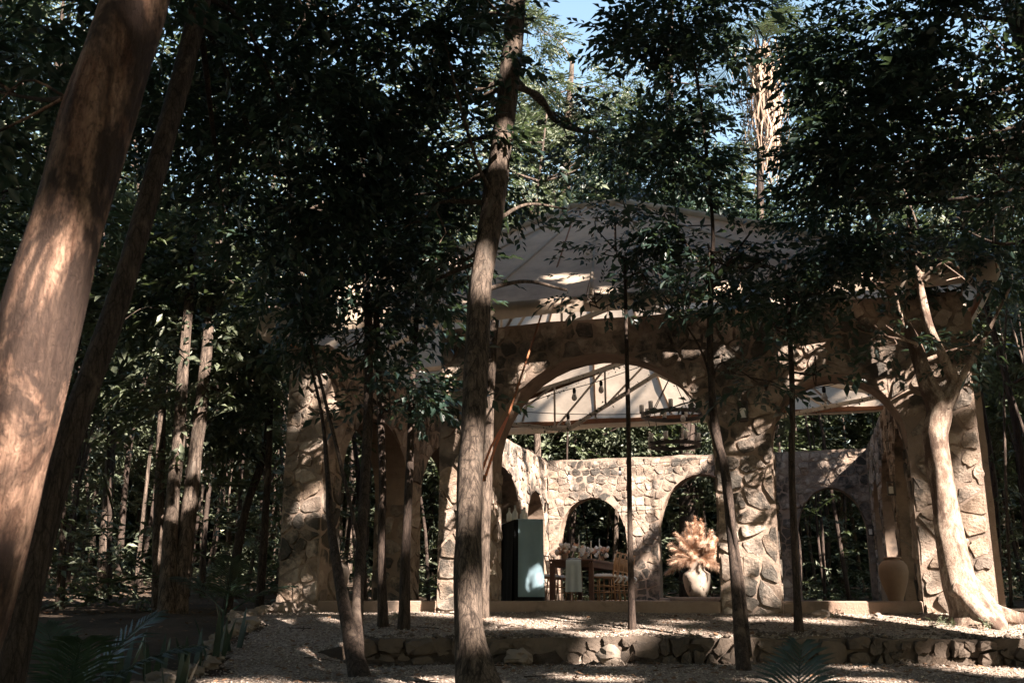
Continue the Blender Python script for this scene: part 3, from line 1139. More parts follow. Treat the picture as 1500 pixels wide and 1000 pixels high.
def chair_proto():
    t = thing('banquet_chair', 'x', 'chair', (0, 0, 0), 'gold banquet chairs around the dining table')
    W2, D2, SH, BH = 0.19, 0.19, 0.44, 0.92
    for sx in (-1, 1):
        MB().tube([(sx * W2, -D2, 0), (sx * W2 * 0.98, -D2, SH)], [0.013, 0.016], 6).build('leg', M['gold'], t, True)
        MB().tube([(sx * W2 * 1.0, D2 + 0.05, 0), (sx * W2 * 0.96, D2, SH), (sx * W2 * 0.92, D2 + 0.03, 0.70), (sx * W2 * 0.9, D2 + 0.09, BH)], [0.013, 0.017, 0.015, 0.013], 6).build('back_leg', M['gold'], t, True)
        for z, e in ((0.16, 0.04), (0.27, 0.02)):
            MB().tube([(sx * W2, -D2, z), (sx * W2, D2 + e, z)], 0.009, 6).build('stretcher', M['gold'], t, True)
    for z in (0.2, 0.31):
        MB().tube([(-W2, -D2, z), (W2, -D2, z)], 0.009, 6).build('stretcher', M['gold'], t, True)
        MB().tube([(-W2, D2 + 0.03, z), (W2, D2 + 0.03, z)], 0.009, 6).build('stretcher', M['gold'], t, True)
    MB().box((0, 0, SH + 0.005), 0.41, 0.41, 0.025, bev=0.008).build('seat', M['gold'], t)

    def cush(a, b):
        x, y = (a - 0.5) * 0.42, (b - 0.5) * 0.42
        e = min(a, 1 - a, b, 1 - b)
        return (x, y, SH + 0.02 + 0.05 * min(1, e * 7) ** 0.5)
    MB().grid(cush, 10, 10).build('cushion', M['cushion'], t, True)
    for z, yy2 in ((0.90, D2 + 0.085), (0.80, D2 + 0.06), (0.56, D2 + 0.012)):
        MB().bar((-W2 * 0.92, yy2, z), (W2 * 0.92, yy2, z), 0.012, 0.026).build('back_rail', M['gold'], t)
    for k in range(5):
        x = -0.12 + 0.06 * k
        MB().tube([(x, D2 + 0.012, 0.56), (x, D2 + 0.06, 0.80)], 0.007, 6).build('spindle', M['gold'], t, True)
    for sx in (-1, 1):
        MB().grid(lambda a, b, sx=sx: (sx * (0.18 + 0.015 * a), D2 + 0.03 + 0.05 * math.sin(b * 4) + 0.03 * a, SH + 0.05 - 0.16 * b), 2, 5).build('cushion_tie', M['cloth_white'], t)
    return t


ch0 = chair_proto()
chair_lab = ['gold chair at the right side of the table, nearest the camera', 'gold chair at the right side of the table, second from the camera',
             'gold chair at the right side of the table, third from the camera', 'gold chair at the right side of the table, farthest back',
             'gold chair at the left side of the table, nearest the camera', 'gold chair at the left side of the table, second from the camera',
             'gold chair at the left side of the table, third from the camera', 'gold chair at the left side of the table, farthest back']
yaw = -PSI
for i in range(8):
    o = ch0 if i == 0 else copy_tree(ch0)
    k = i % 4
    right = i < 4
    u = TU1 + 0.10 + random.uniform(-0.03, 0.05) if right else TU0 - 0.18 + random.uniform(-0.04, 0.04)
    v = TV0 + 0.38 + 0.62 * k
    o.location = B(u, v, -0.02)
    o.rotation_euler = (0, 0, yaw + (-PI / 2 if right else PI / 2) + random.uniform(-0.12, 0.12))
    o['label'] = chair_lab[i]

# flowers and candles on the table
def blossom(m, c, r):
    nlat, nlon = 4, 7
    vs, fs = [], []
    for i in range(nlat + 1):
        th = PI * i / nlat
        for j in range(nlon):
            ph = 2 * PI * j / nlon
            rr = r * (1 + 0.3 * random.uniform(-1, 1))
            vs.append(c + rr * np.array([math.sin(th) * math.cos(ph), math.sin(th) * math.sin(ph), math.cos(th)]))
    for i in range(nlat):
        for j in range(nlon):
            fs.append((i * nlon + j, i * nlon + (j + 1) % nlon, (i + 1) * nlon + (j + 1) % nlon, (i + 1) * nlon + j))
    m.add(vs, fs)


for i, (du, dv, lab) in enumerate(((0.22, 0.55, 'low floral centrepiece nearest the hanging runner end of the table'), (0.52, 1.1, 'ivory and peach floral centrepiece at mid table'),
                                   (0.80, 1.7, 'floral centrepiece toward the right-hand chairs'))):
    base = B(TU0 + du * (TU1 - TU0), TV0 + dv, TZ + 0.016)
    t = thing('floral_centrepiece', lab, 'flowers', base, 'flowers on the dining table')
    MB().lathe(base, [(0.05, 0), (0.07, 0.05), (0.06, 0.09), (0.065, 0.1)], 12).build('bowl', M['clay_tan'], t, True)
    st = MB()
    heads = {'blossom_w': MB(), 'blossom_p': MB()}
    for k in range(17):
        a, rr, hh = random.uniform(0, 2 * PI), random.uniform(0.02, 0.20), random.uniform(0.10, 0.30)
        tip = base + np.array([rr * math.cos(a), rr * math.sin(a), hh])
        st.tube([base + EZ * 0.06, tip], 0.004, 4)
        key = random.choice(list(heads))
        m = MB()
        blossom(m, tip, random.uniform(0.03, 0.06))
        m.build('blossom', M[key], t)
    st.build('stems', M['palm_leaf'], t)
for du, dv, h, lab in ((0.60, 0.35, 0.34, 'tall white taper candle at the left of the table flowers'), (0.78, 0.75, 0.24, 'short white taper candle in the middle of the table'), (0.92, 1.0, 0.30, 'white taper candle nearest the right-hand chairs')):
    base = B(TU0 + du * (TU1 - TU0), TV0 + dv, TZ + 0.016)
    t = thing('taper_candle', lab, 'candle', base, 'taper candles on the dining table')
    MB().lathe(base, [(0.04, 0), (0.04, 0.012), (0.012, 0.02), (0.012, 0.12), (0.02, 0.13)], 10).build('candlestick', M['gold'], t, True)
    MB().lathe(base + EZ * 0.12, [(0.012, 0), (0.010, h)], 8).build('candle', M['candle'], t, True)

# draped bar
P_near = at(753, 875, 13.75); P_near[2] = -0.02
P_far = at(730, 875, 15.05); P_far[2] = -0.02
P_right = at(797, 875, 13.75); P_right[2] = -0.02
bd = (P_far - P_near) / np.linalg.norm(P_far - P_near)
BL = float(np.linalg.norm(P_far - P_near))
bx_ = np.array([bd[1], -bd[0], 0])
BWid = float((P_right - P_near) @ bx_)
BH = 1.09
bar = thing('draped_bar', 'tall narrow bar covered by a floor-length black cloth', 'bar', P_near + bd * BL / 2 + bx_ * BWid / 2)


def skirt(a, b):
    per = 2 * (BL + BWid)
    s = a * per
    if s < BWid:
        p, nrm = P_near + bx_ * s, -bd
    elif s < BWid + BL:
        p, nrm = P_near + bx_ * BWid + bd * (s - BWid), bx_
    elif s < 2 * BWid + BL:
        p, nrm = P_near + bx_ * (2 * BWid + BL - s) + bd * BL, bd
    else:
        p, nrm = P_near + bd * (per - s), -bx_
    return p + nrm * (0.012 * math.sin(s * 17) + 0.02) * (1 - b) + EZ * (BH * b)


mb = MB().grid(skirt, 160, 6)
mb.build('black_cloth', M['cloth_black'], bar, True)
MB().box(P_near + bd * BL / 2 + bx_ * BWid / 2 + EZ * (BH - 0.012), BWid + 0.01, BL + 0.01, 0.03, bx_, bd, bev=0.005).build('bar_top', M['cloth_black'], bar)


def drape(start, along, width, out, length, name, label, mat, lip):
    """cloth that lies on the bar top and hangs over one side"""
    def fn(a, b):
        s = b * (length + lip)
        p = start + along * width * a
        if s < lip:
            return p - out * (lip - s) + EZ * (BH + 0.016)
        q = (s - lip)
        flare = 0.10 * q / length
        return p + along * (a - 0.5) * flare * 0.25 + out * (0.045 + 0.30 * flare * 4 * q * (1 if lip < 0.3 else 0.15) + 0.018 * math.sin(a * width * 26 + 1) * min(1, q * 2)) + EZ * (BH + 0.012 - q)
    return tag(MB().grid(fn, 16, 30).build(name, mat, None, True), label, 'runner')


drape(P_near + bx_ * (BWid * 0.13), bx_, BWid * 0.87, -bd, 1.03, 'bar_runner', 'dusty blue runner hanging down the front of the black bar', M['cloth_blue'], 0.5)
drape(P_near + bd * (BL * 0.62), bd, BL * 0.38, -bx_, 0.98, 'bar_runner', 'pale blue drape hanging off the far left side of the bar', M['cloth_pale'], 0.2)
for i, (a, b, h, lab) in enumerate(((0.15, 0.55, 0.20, 'slim glass carafe at the left on the bar top'), (0.45, 0.7, 0.26, 'tallest glass bottle on the bar top'),
                                    (0.55, 0.4, 0.17, 'small glass bottle in the middle of the bar top'), (0.75, 0.6, 0.22, 'glass carafe at the right on the bar top'))):
    base = P_near + bx_ * BWid * a + bd * BL * b + EZ * (BH + 0.02)
    tag(MB().lathe(base, [(0.035, 0), (0.042, 0.02), (0.042, h * 0.55), (0.016, h * 0.72), (0.014, h), (0.020, h)], 12).build('glass_bottle', M['glass_bottle'], None, True), lab, 'bottle', 'glassware on the bar')

# chandelier
cu_, cz1 = fac(986, 608, VT)
cz2 = fac(986, 652, VT)[1]
chd = thing('chandelier', 'black iron chandelier with two tiers of candle rings', 'chandelier', B(cu_, VT, cz2))
apex = B(cu_, VT, fac(985, 548, VT)[1])


def ring(c, r, w, h, n=48):
    vs, fs = [], []
    for j in range(n):
        a = 2 * PI * j / n
        for rr, zz in ((r - w, -h), (r + w, -h), (r + w, h), (r - w, h)):
            vs.append(c + np.array([rr * math.cos(a), rr * math.sin(a), zz]))
    for j in range(n):
        k = (j + 1) % n
        for e in range(4):
            fs.append((j * 4 + e, k * 4 + e, k * 4 + (e + 1) % 4, j * 4 + (e + 1) % 4))
    return MB().add(vs, fs)


r1 = 0.5 * 95 / 1505 * 17.3
r2 = 0.5 * 76 / 1505 * 17.3
for cz, rr, nc in ((cz1, r1, 9), (cz2, r2, 8)):
    c = B(cu_, VT, cz)
    rg = ring(c, rr, 0.018, 0.032).build('ring', M['iron'], chd)
    for k in range(nc):
        a = 2 * PI * k / nc + 0.3
        p = c + np.array([rr * math.cos(a), rr * math.sin(a), 0.034])
        MB().lathe(p, [(0.032, 0), (0.044, 0.012), (0.03, 0.014)], 10).build('candle_cup', M['iron'], rg)
        MB().lathe(p + EZ * 0.012, [(0.040, 0), (0.040, 0.135), (0.038, 0.14), (0.0, 0.138)], 10).build('candle', M['candle'], rg, True)
for k in range(4):
    a = PI / 4 + PI / 2 * k
    d = np.array([math.cos(a), math.sin(a), 0])
    MB().tube([apex, B(cu_, VT, cz1) + d * r1], 0.008, 5).build('cable', M['iron'], chd)
    MB().tube([B(cu_, VT, cz1) + d * r1, B(cu_, VT, cz2) + d * r2], 0.007, 5).build('cable', M['iron'], chd)

# string lights
def string_light(label, pts, bulbs):
    P3 = [B(fac(px, py, v)[0], v, fac(px, py, v)[1]) for px, py, v in pts]
    t = thing('string_light', label, 'string light', P3[0])
    path = bez(P3, 8)
    MB().tube(path, 0.007, 5).build('wire', M['cable'], t, True)
    L = len(path) - 1
    for f in bulbs:
        q = f * L
        j = min(L - 1, int(q))
        p = path[j] + (path[j + 1] - path[j]) * (q - j)
        b = MB().lathe(p - EZ * 0.10, [(0.022, 0), (0.030, 0.03), (0.028, 0.08), (0.008, 0.10)], 10).build('socket', M['cable'], t, True)
        MB().lathe(p - EZ * 0.225, [(0.004, 0), (0.034, 0.018), (0.048, 0.052), (0.040, 0.09), (0.022, 0.13)], 12).build('bulb', M['bulb'], b, True)


string_light('string of bulbs rising toward the wide arch crown', [(722, 612, 4.6), (800, 580, 4.5), (877, 558, 4.4), (962, 528, 4.3), (1040, 500, 4.2)], (0.10, 0.385, 0.51, 0.75))
string_light('level string of bulbs below the truss behind the chandelier', [(722, 600, 5.0), (828, 606, 5.2), (930, 606, 5.4), (1015, 598, 5.4), (1130, 585, 5.4)], (0.05, 0.26, 0.71))
string_light('string with one bulb across the narrow right arch', [(1150, 575, 3.5), (1207, 566, 3.5), (1262, 553, 3.5), (1320, 540, 3.5)], (0.33,))
string_light('slack string of bulbs in front of the sunlit back wall', [(790, 668, 11.2), (834, 690, 11.2), (910, 683, 11.2), (1060, 668, 11.2)], (0.33, 0.66))

# wall lanterns
def lantern(label, p, N):
    t = thing('wall_lantern', label, 'lantern', p, 'small iron lanterns on the piers')
    X = np.cross(EZ, N)
    MB().box(p + N * 0.01, 0.09, 0.02, 0.22, X, N, EZ, 0.004).build('back_plate', M['iron'], t)
    MB().box(p + N * 0.07 + EZ * 0.11, 0.12, 0.12, 0.02, X, N, EZ).build('cap', M['iron'], t)
    MB().box(p + N * 0.07 - EZ * 0.09, 0.12, 0.12, 0.02, X, N, EZ).build('base', M['iron'], t)
    for a in (-1, 1):
        for b in (0.02, 0.12):
            MB().bar(p + N * b + X * a * 0.05 - EZ * 0.09, p + N * b + X * a * 0.05 + EZ * 0.11, 0.012).build('frame_bar', M['iron'], t)
    MB().box(p + N * 0.07 - EZ * 0.02, 0.07, 0.07, 0.12, X, N, EZ, 0.01).build('glass', M['bulb'], t)


for px, py, lab in ((668, 615, 'small iron lantern on the pier left of the wide arch'), (1089, 605, 'small iron lantern on the pier between the front arches')):
    u, z = fac(px, py, 0)
    lantern(lab, B(u, -0.03, z), -ED)
for px, v, z, lab in ((1330, 0, 1.75, 'iron lantern high on the shaded right side wall'), (1291, 0, 1.45, 'iron lantern farther back on the right side wall')):
    v = vside(px, 5.86)
    lantern(lab, B(5.83, v, z), -EF)

# guy rope and strap from the centre tree to the roof
gr = thing('guy_rope', 'brown guy rope with orange ratchet strap tying the canopy to the centre tree', 'rope', at(690, 730, 7.6))
A0, A1, A2 = at(689, 735, 7.55), at(722, 655, 9.0), B(RU0 + 0.05, 3.0, ZR - 0.30)
A2 = at(836, 330, 13.9)
mid = at(744, 610, 9.9)
MB().tube([mid, at(790, 470, 12.0), A2], 0.012, 6).build('rope', M['rope'], gr, True)
for dx in (-0.02, 0.02):
    s = np.array([dx, 0, 0])
    MB().bar(at(706, 700, 8.2) + s * 1.2, A1 + s, 0.022, 0.006).build('strap', M['strap'], gr)
    MB().bar(A1 + s, mid, 0.022, 0.006).build('strap', M['strap'], gr)
MB().bar(A0, at(706, 700, 8.2), 0.04, 0.007).build('strap', M['strap'], gr)
MB().box(at(706, 700, 8.2), 0.07, 0.05, 0.05, bev=0.008).build('ratchet', M['rust'], gr)

# ------------------------------------------------------------------ foliage machinery
def spray_proto(nl, L, ll, lw, seed, droop=0.25):
    """a twig with alternating pointed leaves; returns verts (n,4,3): base, left, tip, right"""
    rg = np.random.default_rng(seed)
    out = []
    for i in range(nl):
        t = (i + 0.6) / nl
        p = np.array([t * L, 0, -droop * L * t * t])
        sgn = 1 if i % 2 else -1
        ang = sgn * rg.uniform(0.5, 1.15) * (1 - 0.45 * t)
        pit = rg.uniform(-0.6, 0.35)
        d = np.array([math.cos(ang) * math.cos(pit), math.sin(ang) * math.cos(pit), math.sin(pit)])
        sd = np.cross(d, [0, 0, 1]); sd /= np.linalg.norm(sd)
        roll = rg.uniform(-0.7, 0.7)
        nn = np.cross(sd, d)
        sd = sd * math.cos(roll) + nn * math.sin(roll)
        nn = np.cross(sd, d)
        s = rg.uniform(0.7, 1.2)
        b = p + d * 0.02
        out.append([b, b + d * ll * s * 0.45 + sd * lw * s * 0.5 + nn * lw * 0.18, b + d * ll * s - np.array([0, 0, 0.12 * ll]), b + d * ll * s * 0.45 - sd * lw * s * 0.5 + nn * lw * 0.18])
    tw = [[(0, -0.004, 0), (L * 0.5, 0.003, -droop * L * 0.25 + 0.003), (L, 0, -droop * L), (L * 0.5, -0.003, -droop * L * 0.25)]]
    return np.array(out + tw, float)


def protos(nl, L, ll, lw, k=5, droop=0.25):
    return [spray_proto(nl, L, ll, lw, 100 + i, droop) for i in range(k)]


def place_sprays(pr, pos, direction, scale, rng):
    """leaf quads (n,4,3) of sprays put at pos, pointing along direction"""
    out = []
    which = rng.integers(0, len(pr), len(pos))
    for k, p in enumerate(pr):
        m = which == k
        if not m.any():
            continue
        d = direction[m] / (np.linalg.norm(direction[m], axis=1, keepdims=True) + 1e-9)
        up = np.tile([0, 0, 1.0], (len(d), 1)) + rng.normal(0, 0.35, (len(d), 3))
        y = np.cross(up, d); y /= np.linalg.norm(y, axis=1, keepdims=True)
        z = np.cross(d, y)
        Rm = np.stack([d, y, z], -1)                      # columns
        v = np.einsum('nij,kqj->nkqi', Rm, p) * scale[m][:, None, None, None] + pos[m][:, None, None, :]
        out.append(v.reshape(-1, 4, 3))
    return np.concatenate(out)


def leaf_mesh(name, quads, mat):
    n = len(quads)
    i = np.arange(n)[:, None] * 4
    f = np.concatenate([i + np.array([[0, 1, 2]]), i + np.array([[0, 2, 3]])])
    return np_mesh(name, quads.reshape(-1, 3), f, mat)


def ell_points(c, r, n, rng, shell=0.35):
    d = rng.normal(0, 1, (n, 3))
    d /= np.linalg.norm(d, axis=1, keepdims=True)
    rad = (shell + (1 - shell) * rng.random(n)) ** 0.6
    return np.array(c) + d * rad[:, None] * np.array(r), d


# gaps cut in the foliage along sun rays to light chosen spots: (point, radius)
LIT = []


def lit(px, py, Y, r):
    LIT.append((at(px, py, Y), max(r * 1.15, 0.11)))


def lit_p(p, r):
    LIT.append((np.array(p), r))


def carve(q, jitter=0.35, rmax=9.0, soft=0.26, mask=False):
    if not LIT:
        return q
    c = q.mean(1)
    dead = np.zeros(len(c), bool)
    ext = np.linalg.norm(q[:, 2] - q[:, 0], axis=1) * soft
    nz = np.sin(c[:, 0] * 5.1 + c[:, 2] * 3.3) * np.sin(c[:, 1] * 4.7 - c[:, 2] * 2.9)
    for p, r in LIT:
        d = c - p
        t = d @ TO_SUN
        dist = np.sqrt(np.maximum(0, (d ** 2).sum(1) - t * t))
        dead |= (t > 0.4) & (dist < min(r, rmax) * (1 + jitter * nz) + ext)
    return ~dead if mask else q[~dead]


def carve_mask(q):
    return carve(q, mask=True)


# sun on the pavilion
for px, py, r in ((832, 702, .42), (850, 712, .36), (880, 694, .34), (905, 706, .48), (930, 722, .55), (948, 742, .42), (938, 770, .28), (826, 735, .42), (822, 770, .32),
                  (815, 800, .2), (960, 700, .3), (985, 694, .38), (1000, 684, .25), (870, 680, .15), (1030, 672, .15), (955, 820, .15), (820, 850, .2)):
    u, z = fac(px, py, 12.0)
    lit_p(B(u, 12.0, z), r)
for px, z, r in ((742, 3.05, .4), (750, 2.9, .4), (760, 2.6, .4), (770, 2.3, .35), (780, 2.9, .3), (788, 2.6, .3), (794, 2.0, .35), (797, 1.4, .3), (798, 0.8, .3)):
    lit_p(B(-1.6, vside(px, -1.6), z), r)
for px, py, Y, r in (  # ground on the terrace
        (1345, 905, 10.5, .4), (1380, 915, 10.2, .26), (1420, 918, 10.2, .3), (1300, 890, 10.9, .28), (1330, 892, 10.75, .25), (1380, 900, 10.6, .42), (1420, 905, 10.5, .5), (1455, 915, 10.4, .55), (1495, 905, 10.6, .7), (1480, 932, 10.0, .5),
        (1440, 940, 9.8, .25), (1250, 893, 10.9, .12), (1210, 905, 10.6, .12), (1400, 925, 10.1, .14), (1470, 965, 9.0, .3), (1420, 958, 9.2, .18), (1500, 980, 8.6, .3),
        (1150, 902, 10.9, .10), (1080, 905, 10.9, .08), (985, 912, 10.9, .09), (960, 922, 10.2, .10), (930, 917, 10.4, .17), (905, 928, 9.9, .15), (990, 926, 10.0, .08), (1040, 930, 9.8, .07),
        (730, 900, 11.4, .22), (760, 906, 11.1, .24), (790, 910, 10.9, .2), (815, 912, 10.8, .14), (725, 918, 10.5, .10), (850, 925, 10.0, .09), (830, 902, 11.3, .1),
        (890, 940, 9.5, .12), (893, 960, 9.4, .12), (880, 985, 8.2, .16), (905, 980, 8.3, .1), (835, 980, 8.2, .12), (655, 985, 8.1, .10), (700, 985, 7.9, .05),
        (345, 998, 7.3, .09), (305, 985, 7.7, .07), (400, 975, 8.0, .05), (470, 990, 7.6, .06), (1210, 985, 8.2, .1), (1300, 990, 8.1, .12), (1270, 965, 8.9, .08), (1140, 990, 8.1, .12)):
    lit(px, py, Y, r)
for px, py, Y, r in (  # trunks, piers, plants
        (1375, 760, 10.5, .22), (1385, 830, 10.5, .30), (1400, 880, 10.5, .35), (1370, 680, 10.5, .16), (1365, 640, 10.5, .15), (1330, 500, 10.6, .16), (1375, 500, 10.5, .12), (1310, 455, 10.7, .12),
        (738, 215, 8.7, .13), (730, 240, 8.6, .1), (706, 395, 8.2, .14), (703, 420, 8.1, .1), (692, 640, 7.8, .10), (690, 690, 7.7, .13), (682, 750, 7.6, .12), (680, 900, 7.4, .14), (684, 925, 7.4, .10),
        (40, 470, 2.9, .20), (70, 430, 2.9, .18), (20, 540, 2.9, .24), (60, 560, 2.9, .2), (30, 640, 2.9, .16), (95, 500, 2.9, .14), (10, 440, 2.9, .14), (5, 700, 2.9, .1), (235, 20, 3.2, .04),
        (480, 560, 13.0, .16), (455, 600, 13.0, .12), (465, 545, 13.0, .15), (452, 745, 13.0, .14), (574, 760, 15.7, .12), (577, 800, 15.7, .14), (573, 870, 15.5, .1), (650, 690, 12.4, .09), (650, 745, 12.4, .12),
        (648, 800, 12.4, .14), (655, 860, 12.4, .10), (690, 865, 12.3, .1), (655, 560, 12.4, .06), (1130, 790, 11.4, .14), (1140, 850, 11.4, .10), (1065, 705, 11.5, .10), (1075, 790, 11.5, .09), (1120, 690, 11.5, .09), (1085, 660, 11.5, .07),
        (1180, 480, 11.2, .12), (1170, 500, 11.2, .1), (1010, 480, 11.6, .12), (1020, 500, 11.6, .09), (1440, 790, 10.9, .16), (1420, 760, 10.9, .12), (1430, 660, 10.9, .10), (1445, 850, 10.9, .12),
        (1320, 800, 14.5, .14), (1325, 860, 14.5, .14), (1300, 770, 16, .15), (1305, 690, 15.5, .1), (790, 840, 13.7, .04), (735, 600, 12.6, .07), (728, 560, 12.6, .06),
        (262, 650, 13, .12), (258, 690, 13, .1), (290, 645, 13.2, .14), (286, 690, 13.2, .10), (240, 790, 13.5, .12), (252, 760, 13, .08), (925, 900, 10.6, .06), (1078, 870, 9.5, .06), (1082, 930, 9.5, .05),
        (535, 370, 10.5, .07), (533, 430, 10.5, .07), (552, 420, 10.6, .05), (480, 735, 10, .05), (600, 560, 10.6, .05), (918, 470, 10.6, .03),
        (1108, 180, 25.2, 0.75), (1105, 230, 25.2, 0.75), (1105, 275, 25.2, 0.7), (1120, 120, 25.2, 0.6), (1100, 300, 25.2, 0.6), (1140, 110, 25.2, 0.5),
        (1000, 790, 21.5, .35), (1020, 770, 21.5, .4), (1045, 800, 21.5, .3), (1022, 840, 21.5, .3), (895, 835, 20, .3), (910, 850, 20, .25), (905, 870, 19.8, .2), (850, 810, 19.5, .25), (832, 845, 18.9, .12)):
    lit(px, py, Y, r)
for px, py, Y, r in (  # woodland behind
        (850, 120, 29.5, 1.9), (800, 210, 29.5, 1.8), (880, 260, 29.5, 1.6), (830, 50, 31, 1.3), (760, 280, 29.5, 1.3), (780, 110, 29.5, 1.4), (830, 290, 29.5, 1.4), (650, 300, 30, .8), (690, 350, 28, .7),
        (500, 420, 26, 1.3), (470, 470, 26, 1.0), (550, 400, 27, .9), (330, 440, 22, .9), (260, 420, 24, .9), (400, 500, 22, .7), (340, 560, 20, .6), (150, 420, 22, .8),
        (60, 600, 20, .5), (1480, 480, 20, .9), (1470, 560, 22, .6), (1290, 330, 26, .7), (1440, 350, 24, .7), (1350, 230, 24, .6), (920, 60, 26, .7), (950, 160, 28, .8), (1000, 300, 27, .8),
        (640, 120, 28, .8), (560, 200, 28, .8), (420, 120, 26, .8), (300, 250, 24, .7), (180, 180, 22, .7), (30, 240, 20, .7), (40, 330, 20, .5),
        (120, 880, 19, .5), (160, 870, 21, .7), (200, 880, 20, .6), (220, 860, 23, .6), (270, 890, 18, .35), (285, 905, 16.5, .3), (90, 905, 17, .4), (30, 900, 17, .4), (360, 880, 19, .3), (1490, 860, 16, .6),
        (620, 850, 22, .4), (630, 800, 24, .4), (860, 800, 30, .5), (850, 760, 30, .4), (890, 760, 31, .3), (800, 650, 28, .5), (1000, 640, 28, .4), (1180, 620, 27, .4), (1230, 630, 27, .4), (900, 640, 28, .5)):
    lit(px, py, Y, r)


for u in (-0.5, 1.2, 2.8, 4.4):
    lit_p(B(u, 6.0, 4.4), 0.6)
    lit_p(B(u + 0.6, 9.5, 0.0), 0.4)


for px, py, r in ((1180, 520, .12), (1210, 505, .14), (1250, 500, .12), (1290, 520, .10), (1160, 560, .08), (1100, 640, .1), (1115, 730, .12), (1080, 830, .1), (1110, 870, .1), (660, 640, .08), (670, 700, .1),
                  (655, 540, .07), (1060, 520, .08), (990, 505, .07), (760, 500, .06), (1350, 560, .1), (1430, 560, .1), (1425, 700, .14), (1435, 720, .12)):
    u, z = fac(px, py, 0.0)
    lit_p(B(u, 0.0, z), r)
for _ in range(75):
    lit(random.uniform(150, 1480), random.uniform(20, 520), random.uniform(8, 11.5), random.uniform(0.06, 0.10))
for _ in range(50):
    lit(random.uniform(-20, 1520), random.uniform(60, 700), random.uniform(20, 33), random.uniform(0.2, 0.6))


def trunk_clear(x, y, zmax):
    """how far an upright trunk at (x, y) keeps from the sunlit paths"""
    best = 9.0
    for p, r in LIT:
        t = np.linspace(0.5, max(0.6, (zmax - p[2]) / TO_SUN[2]), 30)
        qx, qy = p[0] + TO_SUN[0] * t, p[1] + TO_SUN[1] * t
        best = min(best, float(np.min(np.hypot(qx - x, qy - y)) - min(r, 0.3)))
    return best


def frame_clear(x, y, crowns):
    """how many sunlit paths the trunk and limbs of a tall tree would cross, and by how much they miss the rest"""
    P = [np.array([x, y, z]) for z in np.linspace(0, 11, 23)]
    for c in crowns:
        P += [np.array([x, y, 6.6]) * (1 - t) + np.array(c) * t + np.array([0, 0, 1.6 * t * (1 - t)]) for t in np.linspace(0.1, 1, 14)]
    P = np.array(P)
    bad = 0
    for p, r in LIT:
        d = P - p
        t = d @ TO_SUN
        dist = np.sqrt(np.maximum(0, (d ** 2).sum(1) - t * t))
        dist[t < 0.3] = 9
        if dist.min() < 0.26:
            bad += 1 + 12 * r * (p[1] < 4)
    return -bad


# ------------------------------------------------------------------ tree builder
NEAR = protos(11, 0.40, 0.100, 0.050, 6, 0.10)
NEARBIG = protos(7, 0.16, 0.10, 0.045, 4)
MIDP = protos(14, 0.75, 0.15, 0.058, 5)
BACK = protos(13, 1.0, 0.20, 0.085, 5)
OVER = protos(14, 1.6, 0.58, 0.34, 5)


